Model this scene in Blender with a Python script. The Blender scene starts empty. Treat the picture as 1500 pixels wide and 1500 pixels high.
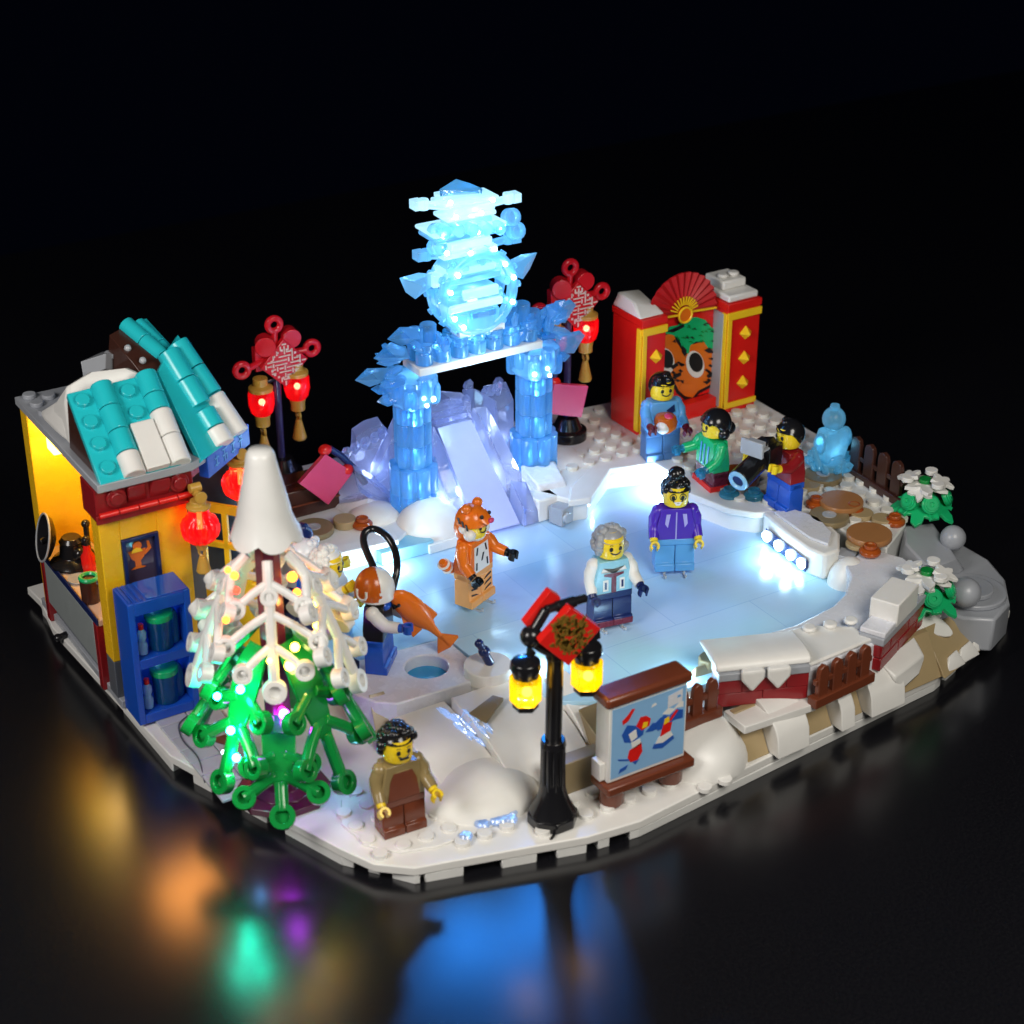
import bpy, bmesh, math, random
from mathutils import Vector, Matrix
# ---------------------------------------------------------------- scene, camera, world, key light, exposure
# 1 unit = one stud pitch of the building bricks (8 mm)
S = bpy.context.scene
C = S.collection
S.unit_settings.system = 'METRIC'
S.unit_settings.scale_length = 0.008
PI = math.pi
R = math.radians
cam_d = bpy.data.cameras.new('camera')
cam = bpy.data.objects.new('camera', cam_d); C.objects.link(cam)
cam.location = (-27.0, -52.4, 45.1)
cam.rotation_euler = (R(90-27.5), 0, R(-31.5))
cam_d.sensor_width = 36; cam_d.lens = 66.0
cam_d.clip_start = 1; cam_d.clip_end = 1000
cam_d.dof.use_dof = True; cam_d.dof.focus_distance = 84; cam_d.dof.aperture_fstop = 0.15
S.camera = cam
S.view_settings.view_transform = 'Standard'
S.view_settings.look = 'None'
S.view_settings.exposure = 0; S.view_settings.gamma = 1
try: S.view_settings.use_curve_mapping = False
except Exception: pass
W = bpy.data.worlds.new('World'); S.world = W; W.use_nodes = True
W.node_tree.nodes['Background'].inputs[0].default_value = (0.10, 0.16, 0.5, 1)
W.node_tree.nodes['Background'].inputs[1].default_value = 0.004
S.cycles.use_denoising = True
S.cycles.max_bounces = 10; S.cycles.transparent_max_bounces = 24
S.cycles.diffuse_bounces = 4; S.cycles.glossy_bounces = 4
S.cycles.caustics_reflective = False; S.cycles.caustics_refractive = False
S.cycles.sample_clamp_indirect = 6
S.cycles.use_light_tree = True

def area(loc, target, size, power, col):
    l = bpy.data.lights.new('key_or_fill', 'AREA'); l.energy = power; l.color = col; l.size = size
    o = bpy.data.objects.new('key_or_fill', l); C.objects.link(o); o.location = loc
    o.rotation_euler = (Vector(target)-Vector(loc)).to_track_quat('-Z', 'Y').to_euler()
    return o
area((8, -46, 48), (12, 4, 2), 26, 27000, (1, .95, .86))
area((-45, -8, 40), (4, 12, 4), 22, 22000, (1, .95, .9))  # added fill from the left, brightens the hut side

LED = 1.0
def spot(loc, target, col, power, cone, r=.5, blend=.4):  # added spots that lay coloured patches on the table
    l = bpy.data.lights.new('added_spot', 'SPOT'); l.energy = power; l.color = col; l.spot_size = R(cone); l.spot_blend = blend; l.shadow_soft_size = r
    o = bpy.data.objects.new('added_spot', l); C.objects.link(o); o.location = loc
    o.rotation_euler = (Vector(target)-Vector(loc)).to_track_quat('-Z', 'Y').to_euler()
    return o
def led(loc, col, power, r=.12):  # serves the real LEDs and the added fill lights
    power *= LED
    l = bpy.data.lights.new('led_or_fill', 'POINT'); l.energy = power; l.color = col; l.shadow_soft_size = r
    o = bpy.data.objects.new('led_or_fill', l); C.objects.link(o); o.location = loc
    return o


# a point of the scene on the vertical plane Y = y, from its direction as seen in the photograph
_f = Vector((math.sin(R(31.5))*math.cos(R(27.5)), math.cos(R(31.5))*math.cos(R(27.5)), -math.sin(R(27.5))))
_r = Vector((math.cos(R(31.5)), -math.sin(R(31.5)), 0)); _u = _r.cross(_f)
def AY(px, py, y):
    d = _f+_r*((px-750)/2750)-_u*((py-750)/2750)
    return cam.location+d*((y-cam.location.y)/d.y)
# ---------------------------------------------------------------- materials
def lin(h):
    v = [int(h[i:i+2], 16)/255 for i in (0, 2, 4)]
    return tuple(x/12.92 if x <= .04045 else ((x+.055)/1.055)**2.4 for x in v) + (1,)
def plastic(name, col, rough=.22, spec=.5, bump=.012, coat=0, vary=.06):
    m = bpy.data.materials.new(name); m.use_nodes = True
    nt = m.node_tree; b = nt.nodes['Principled BSDF']
    c = lin(col) if isinstance(col, str) else tuple(col)+(1,)
    tc = nt.nodes.new('ShaderNodeTexCoord')
    n = nt.nodes.new('ShaderNodeTexNoise'); n.inputs['Scale'].default_value = 1.3; n.inputs['Detail'].default_value = 3
    nt.links.new(tc.outputs['Object'], n.inputs['Vector'])
    mx = nt.nodes.new('ShaderNodeMix'); mx.data_type = 'RGBA'
    mx.inputs[6].default_value = tuple(x*(1-vary) for x in c[:3])+(1,)
    mx.inputs[7].default_value = tuple(min(1, x*(1+vary)) for x in c[:3])+(1,)
    nt.links.new(n.outputs['Fac'], mx.inputs[0]); nt.links.new(mx.outputs[2], b.inputs['Base Color'])
    n2 = nt.nodes.new('ShaderNodeTexNoise'); n2.inputs['Scale'].default_value = 2.2; n2.inputs['Detail'].default_value = 4
    nt.links.new(tc.outputs['Object'], n2.inputs['Vector'])
    mr = nt.nodes.new('ShaderNodeMapRange'); mr.inputs[3].default_value = rough*.8; mr.inputs[4].default_value = rough*1.35
    nt.links.new(n2.outputs['Fac'], mr.inputs[0]); nt.links.new(mr.outputs[0], b.inputs['Roughness'])
    bp = nt.nodes.new('ShaderNodeBump'); bp.inputs['Strength'].default_value = .25; bp.inputs['Distance'].default_value = bump
    nt.links.new(n2.outputs['Fac'], bp.inputs['Height']); nt.links.new(bp.outputs[0], b.inputs['Normal'])
    b.inputs['Specular IOR Level'].default_value = spec
    return m
def clear(name, col, alpha=.45, glow=0, gcol=None, gloss=.3, rough=.08):
    """coloured transparent plastic: lets light through, scatters some, reflects a little"""
    m = bpy.data.materials.new(name); m.use_nodes = True
    nt = m.node_tree; nt.nodes.remove(nt.nodes['Principled BSDF']); out = nt.nodes['Material Output']
    c = lin(col)
    t = nt.nodes.new('ShaderNodeBsdfTransparent')
    t.inputs[0].default_value = tuple(.35+.65*x for x in c[:3])+(1,)
    tr = nt.nodes.new('ShaderNodeBsdfTranslucent'); tr.inputs[0].default_value = c
    df = nt.nodes.new('ShaderNodeBsdfDiffuse'); df.inputs[0].default_value = c
    gl = nt.nodes.new('ShaderNodeBsdfGlossy'); gl.inputs[1].default_value = rough
    tc = nt.nodes.new('ShaderNodeTexCoord')
    n = nt.nodes.new('ShaderNodeTexNoise'); n.inputs['Scale'].default_value = 2.5; n.inputs['Detail'].default_value = 3
    nt.links.new(tc.outputs['Object'], n.inputs['Vector'])
    bp = nt.nodes.new('ShaderNodeBump'); bp.inputs['Strength'].default_value = .5; bp.inputs['Distance'].default_value = .05
    nt.links.new(n.outputs['Fac'], bp.inputs['Height']); nt.links.new(bp.outputs[0], gl.inputs['Normal'])
    m0 = nt.nodes.new('ShaderNodeMixShader'); m0.inputs[0].default_value = .4
    nt.links.new(tr.outputs[0], m0.inputs[1]); nt.links.new(df.outputs[0], m0.inputs[2])
    m1 = nt.nodes.new('ShaderNodeMixShader')
    fc = nt.nodes.new('ShaderNodeLayerWeight'); fc.inputs[0].default_value = .45
    am = nt.nodes.new('ShaderNodeMapRange'); am.inputs[3].default_value = alpha*.6; am.inputs[4].default_value = min(1, alpha*2.1)
    nt.links.new(fc.outputs['Facing'], am.inputs[0]); nt.links.new(am.outputs[0], m1.inputs[0])
    nt.links.new(t.outputs[0], m1.inputs[1]); nt.links.new(m0.outputs[0], m1.inputs[2])
    lw = nt.nodes.new('ShaderNodeLayerWeight'); lw.inputs[0].default_value = gloss
    m2 = nt.nodes.new('ShaderNodeMixShader'); nt.links.new(lw.outputs['Fresnel'], m2.inputs[0])
    nt.links.new(m1.outputs[0], m2.inputs[1]); nt.links.new(gl.outputs[0], m2.inputs[2])
    last = m2
    if glow:  # light from within put into the plastic as its own emission
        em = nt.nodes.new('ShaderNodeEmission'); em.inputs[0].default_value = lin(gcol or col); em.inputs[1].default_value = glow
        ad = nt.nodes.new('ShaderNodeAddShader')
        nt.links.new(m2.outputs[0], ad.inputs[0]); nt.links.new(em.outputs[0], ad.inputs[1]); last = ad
    nt.links.new(last.outputs[0], out.inputs[0])
    return m
def glowm(name, col, k):
    m = bpy.data.materials.new(name); m.use_nodes = True
    b = m.node_tree.nodes['Principled BSDF']
    b.inputs['Base Color'].default_value = lin(col); b.inputs['Emission Color'].default_value = lin(col)
    b.inputs['Emission Strength'].default_value = k
    return m

M = dict(
 white=plastic('white_plastic', (.80,.79,.76), .38), snow=plastic('snow_white_plastic', (.78,.78,.76), .3),
 cream=plastic('cool_white_plastic', (.72,.73,.78), .25),
 tan=plastic('tan_plastic', (.40,.30,.16), .3), dtan=plastic('dark_tan_plastic', (.25,.19,.10), .3),
 grey=plastic('grey_plastic', (.36,.38,.42), .3), dgrey=plastic('dark_grey_plastic', (.10,.11,.13), .3),
 yellow=plastic('yellow_plastic', (.93,.53,.015), .25), skin=plastic('figure_yellow_plastic', (.88,.62,.02), .25),
 red=plastic('red_plastic', (.74,.016,.012)), dred=plastic('dark_red_plastic', (.26,.012,.016)),
 brown=plastic('reddish_brown_plastic', (.16,.040,.018)), dbrown=plastic('dark_brown_plastic', (.055,.020,.014)),
 nougat=plastic('nougat_brown_plastic', (.38,.17,.06)), amber=plastic('amber_brown_plastic', (.36,.07,.01), .12),
 teal=plastic('teal_plastic', (.018,.52,.58)), blue=plastic('blue_plastic', (.010,.085,.52)), dblue=plastic('dark_blue_plastic', (.010,.02,.10)),
 mblue=plastic('medium_blue_plastic', (.11,.36,.72)), lblue=plastic('light_blue_plastic', (.28,.56,.80)),
 purple=plastic('purple_plastic', (.07,.02,.42)), lime=plastic('bright_green_plastic', (.01,.46,.16)), green=plastic('green_plastic', (.006,.24,.045), .15),
 orange=plastic('orange_plastic', (.78,.17,.012)), dorange=plastic('dark_orange_plastic', (.50,.10,.008)), black=plastic('black_plastic', (.010,.010,.012), .18),
 gold=plastic('pearl_gold_plastic', (.52,.30,.05), .28), yell=plastic('bright_yellow_plastic', (.95,.60,.02)), olive=plastic('olive_print', (.22,.13,.02), .3),
 pink=plastic('rose_red_plastic', (.62,.05,.14), .3), ink=plastic('black_print', (.006,.006,.008), .4), beige=plastic('beige_plastic', (.62,.48,.38)),
 khaki=plastic('khaki_plastic', (.27,.20,.085)), silver=plastic('silver_plastic', (.42,.44,.47), .15), plum=plastic('plum_plastic', (.09,.012,.035), .2),
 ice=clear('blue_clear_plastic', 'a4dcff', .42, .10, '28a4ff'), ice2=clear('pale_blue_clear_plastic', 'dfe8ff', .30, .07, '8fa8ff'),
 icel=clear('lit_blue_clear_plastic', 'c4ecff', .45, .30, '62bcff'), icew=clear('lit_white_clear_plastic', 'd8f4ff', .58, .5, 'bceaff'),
 cyan=clear('cyan_clear_plastic', '55c8f0', .6, 0), redc=clear('red_clear_plastic', 'ff1824', .55, .22, 'ff0a18'),
 yelc=clear('amber_clear_plastic', 'ffd000', .45, .62, 'ffc400'), greenc=clear('green_clear_plastic', '20b060', .6),
 led_w=glowm('white_led', 'd6f2ff', 14), led_s=glowm('sculpture_led', '5fb4ff', 110), led_t=glowm('teal_led', '20ffd0', 150), led_v=glowm('violet_led', 'c030ff', 70), led_y=glowm('warm_led', 'ffd24a', 14), led_o=glowm('orange_led', 'ff7a20', 9),
 led_r=glowm('red_led', 'ff3020', 7), led_c=glowm('cyan_led', '40e0ff', 6), led_g=glowm('green_led', '30ff80', 5), led_m=glowm('magenta_led', 'ff30d0', 5),
)
def table_mat():
    m = bpy.data.materials.new('black_gloss_table'); m.use_nodes = True
    nt = m.node_tree; b = nt.nodes['Principled BSDF']
    b.inputs['Base Color'].default_value = (.007, .007, .009, 1)
    tc = nt.nodes.new('ShaderNodeTexCoord')
    n = nt.nodes.new('ShaderNodeTexNoise'); n.inputs['Scale'].default_value = .08; n.inputs['Detail'].default_value = 5
    nt.links.new(tc.outputs['Object'], n.inputs['Vector'])
    mr = nt.nodes.new('ShaderNodeMapRange'); mr.inputs[3].default_value = .18; mr.inputs[4].default_value = .27
    nt.links.new(n.outputs['Fac'], mr.inputs[0]); nt.links.new(mr.outputs[0], b.inputs['Roughness'])
    n3 = nt.nodes.new('ShaderNodeTexNoise'); n3.inputs['Scale'].default_value = 9; n3.inputs['Detail'].default_value = 8
    nt.links.new(tc.outputs['Object'], n3.inputs['Vector'])
    cr = nt.nodes.new('ShaderNodeValToRGB'); cr.color_ramp.elements[0].position = .4; cr.color_ramp.elements[0].color = (.005, .005, .007, 1)
    cr.color_ramp.elements[1].position = .8; cr.color_ramp.elements[1].color = (.011, .011, .013, 1)
    nt.links.new(n3.outputs['Fac'], cr.inputs[0]); nt.links.new(cr.outputs[0], b.inputs['Base Color'])
    b.inputs['IOR'].default_value = 1.7
    return m
def rink_mat():
    m = bpy.data.materials.new('ice_tile'); m.use_nodes = True
    nt = m.node_tree; b = nt.nodes['Principled BSDF']
    tc = nt.nodes.new('ShaderNodeTexCoord')
    n = nt.nodes.new('ShaderNodeTexNoise'); n.inputs['Scale'].default_value = .13; n.inputs['Detail'].default_value = 2
    nt.links.new(tc.outputs['Object'], n.inputs['Vector'])
    cr = nt.nodes.new('ShaderNodeValToRGB')
    cr.color_ramp.elements[0].position = .35; cr.color_ramp.elements[0].color = (.50, .64, .96, 1)
    cr.color_ramp.elements[1].position = .65; cr.color_ramp.elements[1].color = (.44, .76, .94, 1)
    nt.links.new(n.outputs['Fac'], cr.inputs[0])
    br = nt.nodes.new('ShaderNodeTexBrick'); br.inputs['Scale'].default_value = 1
    br.inputs['Brick Width'].default_value = 8; br.inputs['Row Height'].default_value = 4; br.inputs['Mortar Size'].default_value = .02
    br.inputs['Color1'].default_value = (1, 1, 1, 1); br.inputs['Color2'].default_value = (.80, .88, .95, 1); br.inputs['Mortar'].default_value = (.72, .8, .9, 1)
    nt.links.new(tc.outputs['Object'], br.inputs['Vector'])
    mx = nt.nodes.new('ShaderNodeMix'); mx.data_type = 'RGBA'; mx.blend_type = 'MULTIPLY'; mx.inputs[0].default_value = 1
    nt.links.new(cr.outputs[0], mx.inputs[6]); nt.links.new(br.outputs[0], mx.inputs[7])
    nt.links.new(mx.outputs[2], b.inputs['Base Color'])
    n2 = nt.nodes.new('ShaderNodeTexNoise'); n2.inputs['Scale'].default_value = 1.2; n2.inputs['Detail'].default_value = 6
    nt.links.new(tc.outputs['Object'], n2.inputs['Vector'])
    mr = nt.nodes.new('ShaderNodeMapRange'); mr.inputs[3].default_value = .10; mr.inputs[4].default_value = .26
    nt.links.new(n2.outputs['Fac'], mr.inputs[0]); nt.links.new(mr.outputs[0], b.inputs['Roughness'])
    wv = nt.nodes.new('ShaderNodeTexNoise'); wv.inputs['Scale'].default_value = 1.6; wv.inputs['Detail'].default_value = 8
    mp = nt.nodes.new('ShaderNodeMapping'); mp.inputs['Scale'].default_value = (.35, 4, 1); mp.inputs['Rotation'].default_value = (0, 0, .7)
    nt.links.new(tc.outputs['Object'], mp.inputs['Vector']); nt.links.new(mp.outputs[0], wv.inputs['Vector'])
    bp = nt.nodes.new('ShaderNodeBump'); bp.inputs['Strength'].default_value = .3; bp.inputs['Distance'].default_value = .03
    nt.links.new(wv.outputs['Fac'], bp.inputs['Height']); nt.links.new(bp.outputs[0], b.inputs['Normal'])
    return m
M['table'] = table_mat(); M['rink'] = rink_mat()

# ---------------------------------------------------------------- mesh helpers
class MB:
    def __init__(s): s.bm = bmesh.new()
    def hull(s, pts):
        vs = [s.bm.verts.new(p) for p in pts]
        g = bmesh.ops.convex_hull(s.bm, input=vs)
        junk = [v for v in set(g['geom_interior']+g['geom_unused']) if isinstance(v, bmesh.types.BMVert) and v.is_valid]
        if junk: bmesh.ops.delete(s.bm, geom=junk, context='VERTS')
        return s
    def bx(s, x0, x1, y0, y1, z0, z1):
        v = [s.bm.verts.new((x, y, z)) for z in (z0, z1) for x, y in ((x0,y0),(x1,y0),(x1,y1),(x0,y1))]
        for f in ((3,2,1,0),(4,5,6,7),(0,1,5,4),(1,2,6,5),(2,3,7,6),(3,0,4,7)): s.bm.faces.new([v[i] for i in f])
        return s
    def slab(s, o, u, v, w, a, b, c):
        """box from corner o along unit axes u,v,w with lengths a,b,c"""
        o, u, v, w = Vector(o), Vector(u)*a, Vector(v)*b, Vector(w)*c
        return s.hull([o+u*i+v*j+w*k for i in (0,1) for j in (0,1) for k in (0,1)])
    def prism(s, poly, z0, z1, f=None):
        """polygon (x,y) extruded z0..z1; f maps (x,y,z) to the world"""
        f = f or (lambda x, y, z: (x, y, z)); n = len(poly)
        a = [s.bm.verts.new(f(x, y, z0)) for x, y in poly]; b = [s.bm.verts.new(f(x, y, z1)) for x, y in poly]
        fs = [s.bm.faces.new(a[::-1]), s.bm.faces.new(b)]
        for i in range(n): fs.append(s.bm.faces.new((a[i], a[(i+1)%n], b[(i+1)%n], b[i])))
        bmesh.ops.recalc_face_normals(s.bm, faces=fs)
        return s
    def prism_hole(s, poly, hole, z0, z1):
        rows = []
        for loop in (poly, hole):
            a = [s.bm.verts.new((x, y, z0)) for x, y in loop]; b = [s.bm.verts.new((x, y, z1)) for x, y in loop]
            for i in range(len(a)): s.bm.faces.new((a[i], a[(i+1)%len(a)], b[(i+1)%len(a)], b[i]))
            rows.append((a, b))
        for k in (0, 1):
            ed = []
            for ab in rows:
                l = ab[k]
                for i in range(len(l)): ed.append(s.bm.edges.get((l[i], l[(i+1)%len(l)])))
            bmesh.ops.triangle_fill(s.bm, use_beauty=True, edges=ed)
        bmesh.ops.recalc_face_normals(s.bm, faces=s.bm.faces[:])
        return s
    def cyl(s, p0, p1, r0, r1=None, n=20):
        p0, p1 = Vector(p0), Vector(p1); r1 = r0 if r1 is None else r1
        q = (p1-p0).to_track_quat('Z', 'Y')
        a = [s.bm.verts.new(p0+q@Vector((r0*math.cos(t), r0*math.sin(t), 0))) for t in (2*PI*i/n for i in range(n))]
        if r1 > 1e-4:
            b = [s.bm.verts.new(p1+q@Vector((r1*math.cos(t), r1*math.sin(t), 0))) for t in (2*PI*i/n for i in range(n))]
            s.bm.faces.new(b)
            for i in range(n): s.bm.faces.new((a[i], a[(i+1)%n], b[(i+1)%n], b[i]))
        else:
            t = s.bm.verts.new(p1)
            for i in range(n): s.bm.faces.new((a[i], a[(i+1)%n], t))
        s.bm.faces.new(a[::-1])
        return s
    def lathe(s, prof, c=(0,0,0), axis=(0,0,1), n=24):
        c = Vector(c); q = Vector(axis).to_track_quat('Z', 'Y'); rows = []
        for r, z in prof:
            if r < 1e-4: rows.append([s.bm.verts.new(c+q@Vector((0,0,z)))])
            else: rows.append([s.bm.verts.new(c+q@Vector((r*math.cos(2*PI*i/n), r*math.sin(2*PI*i/n), z))) for i in range(n)])
        fs = []
        for a, b in zip(rows, rows[1:]):
            for i in range(n):
                j = (i+1)%n
                if len(a) == 1 and len(b) == 1: continue
                if len(a) == 1: fs.append(s.bm.faces.new((a[0], b[j], b[i])))
                elif len(b) == 1: fs.append(s.bm.faces.new((a[i], a[j], b[0])))
                else: fs.append(s.bm.faces.new((a[i], a[j], b[j], b[i])))
        if len(rows[0]) > 1: fs.append(s.bm.faces.new(rows[0][::-1]))
        if len(rows[-1]) > 1: fs.append(s.bm.faces.new(rows[-1]))
        bmesh.ops.recalc_face_normals(s.bm, faces=fs)
        return s
    def sph(s, c, r, n=14, sc=(1,1,1)):
        Mx = Matrix.Translation(c) @ Matrix.Diagonal((sc[0], sc[1], sc[2], 1))
        bmesh.ops.create_uvsphere(s.bm, u_segments=n, v_segments=max(6, n*2//3), radius=r, matrix=Mx)
        return s
    def dome(s, c, rx, ry, rz, a0=0, a1=2*PI, n=28):
        """half ellipsoid, closed at its base"""
        prof = [(math.cos(t), math.sin(t)) for t in (PI/2*i/9 for i in range(10))]
        prof[-1] = (0, 1)
        k = len(s.bm.verts); s.lathe(prof, (0,0,0), n=n); s.bm.verts.ensure_lookup_table()
        for v in s.bm.verts[k:]: v.co = Vector((c[0]+v.co.x*rx, c[1]+v.co.y*ry, c[2]+v.co.z*rz))
        return s
    def tube(s, pts, r, n=8, closed=False):
        pts = [Vector(p) for p in pts]; rr = r if isinstance(r, (list, tuple)) else [r]*len(pts)
        rows = []; prev = None; m = len(pts)
        for i, p in enumerate(pts):
            a = pts[(i-1)%m] if (closed or i > 0) else p; b = pts[(i+1)%m] if (closed or i < m-1) else p
            t = (b-a).normalized()
            if prev is None:
                u = t.orthogonal().normalized()
            else:
                u = (prev-t*prev.dot(t)).normalized()
            prev = u; w = t.cross(u)
            rows.append([s.bm.verts.new(p+(u*math.cos(2*PI*k/n)+w*math.sin(2*PI*k/n))*rr[i]) for k in range(n)])
        pr = list(zip(rows, rows[1:])) + ([(rows[-1], rows[0])] if closed else [])
        for a, b in pr:
            for k in range(n): s.bm.faces.new((a[k], a[(k+1)%n], b[(k+1)%n], b[k]))
        if not closed: s.bm.faces.new(rows[0][::-1]); s.bm.faces.new(rows[-1])
        return s
    def curve(s, pts, r, n=10, k=5):
        """tube along a smooth curve through the points"""
        P = [Vector(p) for p in pts]; P = [P[0]*2-P[1]]+P+[P[-1]*2-P[-2]]; q = []
        for i in range(1, len(P)-2):
            a, b, c, d = P[i-1:i+3]
            for j in range(k):
                t = j/k; q.append(.5*((2*b)+(c-a)*t+(2*a-5*b+4*c-d)*t*t+(3*b-a-3*c+d)*t**3))
        return s.tube(q+[P[-2]], r, n)
    def torus(s, c, axis, r, r2, n=28, m=10, sc=1):
        q = Vector(axis).to_track_quat('Z', 'Y'); c = Vector(c)
        return s.tube([c+q@Vector((r*math.cos(2*PI*i/n), r*sc*math.sin(2*PI*i/n), 0)) for i in range(n)], r2, m, True)
    def studs(s, pts, n=14):
        for p in pts: s.cyl((p[0], p[1], p[2]-.01), (p[0], p[1], p[2]+.2), .3, n=n)
        return s
    def tf(s, mx):
        bmesh.ops.transform(s.bm, matrix=mx, verts=s.bm.verts[:]); return s
    def obj(s, name, m, parent=None, bevel=.035, smooth=38):
        me = bpy.data.meshes.new(name)
        off = Vector((0,0,0)); p = parent
        while p is not None and p.parent is not None: p = p.parent
        if p is not None and p.get('world'): off = p.location
        if off.length > 0: bmesh.ops.translate(s.bm, vec=-off, verts=s.bm.verts[:])
        s.bm.to_mesh(me); s.bm.free()
        me.materials.append(M[m] if isinstance(m, str) else m)
        for f in me.polygons: f.use_smooth = True
        try: me.set_sharp_from_angle(angle=R(smooth))
        except Exception: pass
        o = bpy.data.objects.new(name, me); C.objects.link(o)
        if parent is not None: o.parent = parent
        if bevel:
            b = o.modifiers.new('bevel', 'BEVEL'); b.width = bevel; b.segments = 2; b.limit_method = 'ANGLE'; b.angle_limit = R(40)
            b.harden_normals = False
        return o

def tag(o, label=None, cat=None, group=None, kind=None):
    if label: o['label'] = label
    if cat: o['category'] = cat
    if group: o['group'] = group
    if kind: o['kind'] = kind
    return o
def thing(name, label, cat, loc=(0,0,0), rz=0, group=None, world=False):
    """an Empty at the thing's base; with world=True its parts are modelled in scene coordinates"""
    o = bpy.data.objects.new(name, None); C.objects.link(o); o.empty_display_size = .3
    o.location = loc; o.rotation_euler = (0, 0, rz)
    if world: o['world'] = 1
    return tag(o, label, cat, group)
def single(mb, name, m, label, cat, group=None, loc=None, rz=0, bevel=.035, smooth=38):
    o = mb.obj(name, m, None, bevel, smooth)
    if loc is not None: o.location = loc; o.rotation_euler = (0, 0, rz)
    return tag(o, label, cat, group)
def clone(o, parent=None):
    c = o.copy(); C.objects.link(c); c.parent = parent
    for k in o.children: clone(k, c)
    return c
def ground(mb, name, m, bevel=.04, label=None):
    return tag(mb.obj(name, m, None, bevel), label, None, None, 'structure')
def inside(p, poly):
    x, y = p; r = False; j = len(poly)-1
    for i in range(len(poly)):
        (xi, yi), (xj, yj) = poly[i], poly[j]
        if (yi > y) != (yj > y) and x < (xj-xi)*(y-yi)/(yj-yi)+xi: r = not r
        j = i
    return r
def circ(c, r, n=24): return [(c[0]+r*math.cos(2*PI*i/n), c[1]+r*math.sin(2*PI*i/n)) for i in range(n)]
rnd = random.Random(7)

# ================================================================ the setting: table, snow ground, rink, banks
ground(MB().bx(-150, 190, -110, 74, -3, 0), 'table', 'table', .3)
edge = [(-6.079, 24.085, 0.400)[:2], (-6.420, 21.400, 0.400)[:2], (-5.734, 9.101, 0.400)[:2], (-5.070, 7.135, 0.400)[:2], (-4.163, 4.378, 0.400)[:2], (-2.570, -0.090, 0.400)[:2], (-1.929, -1.545, 0.400)[:2],
        (-0.731, -2.564, 0.400)[:2], (0.478, -2.876, 0.400)[:2], (5.831, -4.351, 0.400)[:2], (8.121, -4.597, 0.400)[:2], (15.278, -3.775, 0.400)[:2], (25.154, -2.811, 0.400)[:2], (29.415, -1.608, 0.400)[:2], (32.011, -0.359, 0.400)[:2],
        (33.2,2.2), (32.6,8), (32.4,22.5), (17,25.5), (4,26.2), (-6.2,25.6)]
ground(MB().prism(edge, .4, .8), 'snow_ground', 'white', .05)
# the layer under it, a row of plates with gaps between
mb = MB()
def under(p, q, gaps, d=1.6, z0=0, z1=.398):
    p, q = Vector((p[0], p[1], 0)), Vector((q[0], q[1], 0)); t = (q-p).normalized(); n = Vector((-t.y, t.x, 0)); L = (q-p).length
    a = 0
    for g0, g1 in gaps+[(L, L)]:
        if g0-a > .05: mb.hull([(p+t*u+n*v+Vector((0,0,z))) for u in (a, g0) for v in (.03, d) for z in (z0, z1)])
        a = g1
under(edge[0], edge[2], [(1.2, 1.9), (5, 6.2), (9, 9.8)])
under(edge[2], edge[5], [(.1, 1.3), (2.4, 4.1), (5.6, 6.6)])
under(edge[5], edge[7], [(.5, 1.1), (1.6, 2.1)])
under(edge[7], edge[9], [(.2, .4), (1.9, 3.4), (4.8, 5.6)])
under(edge[9], edge[10], [(.0, .5), (1.0, 1.9)])
under(edge[10], edge[12], [])
under(edge[12], edge[14], [(.6, 1.1), (2.1, 2.8), (4.2, 4.8)])
mb.prism([(x*.93+1, y*.9+1) for x, y in edge], 0, .39)
ground(mb, 'snow_ground_base', 'snow', .03)
# studs on the open snow in front
front = [(-2.2,.9),(-1.6,-1.2),(-.4,-2),(5.6,-3.6),(8,-4),(13.6,-4.4),(11.2,-2.4),(9.4,-1.9),(5.4,-1.9),(4.6,-2.4),(2.4,-1.4),(1,.4),(.6,2.6),(-1,3.2)]
pts = [(x-.5, y-.25, .8) for x in range(-3, 17) for y in range(-4, 5) if inside((x-.5, y-.25), front) and not (-1.3 < x-.5 < 1.3 and -.9 < y-.25 < .7)]
ground(MB().studs(pts), 'snow_ground_studs', 'white', .02)
# round-edged raised plate under the apron figure
ground(MB().prism([(-1.9,1.2),(-1.6,-.6),(-.8,-1.55),(.6,-1.95),(2.4,-2.0),(3.2,-1.9),(2.2,-1.0),(.9,.6),(.3,2.4),(-1.2,2.6)], .8, .9), 'snow_step', 'white', .03)
# paving beside the cabinet, grey tiles
mb = MB()
for i in range(7):
    for j in range(2):
        x = -5.35+i*.02+j*1.35; y = 12.0-i*1.02
        mb.bx(x, x+1.3, y-.98, y, .8, .93)
ground(mb, 'pavement', plastic('pavement_grey', (.46,.47,.52), .3), .03)

rink = [(1.8,12),(2.2,17.6),(9,18.2),(16,17.2),(21.5,18.5),(25.5,17.5),(25.5,9),(26.5,5),(26.5,1.8),(23.7,0.5),(15,-.6),(11,0),(8.5,1.5),(7.1,5.0),(6.9,8.4),(1.8,8.8)]
ground(MB().prism([(x*.985+.1, y*.985+.1) for x, y in rink], .81, 2.6), 'snow_terrace', 'snow', .05)
ground(MB().prism(rink, 2.6, 2.8), 'ice_rink', 'rink', .02)
# fishing platform with a round hole
H = (5.033, 6.756, 2.800)[:2]
plat = [(1.4,6.6),(1.9,5.5),(2.6,4.9),(6.1,4.75),(6.88,5.2),(6.85,8.37),(1.9,8.77)]
t = thing('fishing_platform', 'pale snow platform with a round fishing hole in front of the rink', 'platform', (4,6,.8), world=True)
MB().prism_hole(plat, circ(H, .93, 30), .82, 2.8).obj('slab', 'cream', t, .06)
MB().prism(circ(H, .92, 24), 1.9, 2.25).obj('water', plastic('hole_water', (.02,.30,.62), .08), t, 0)
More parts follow.
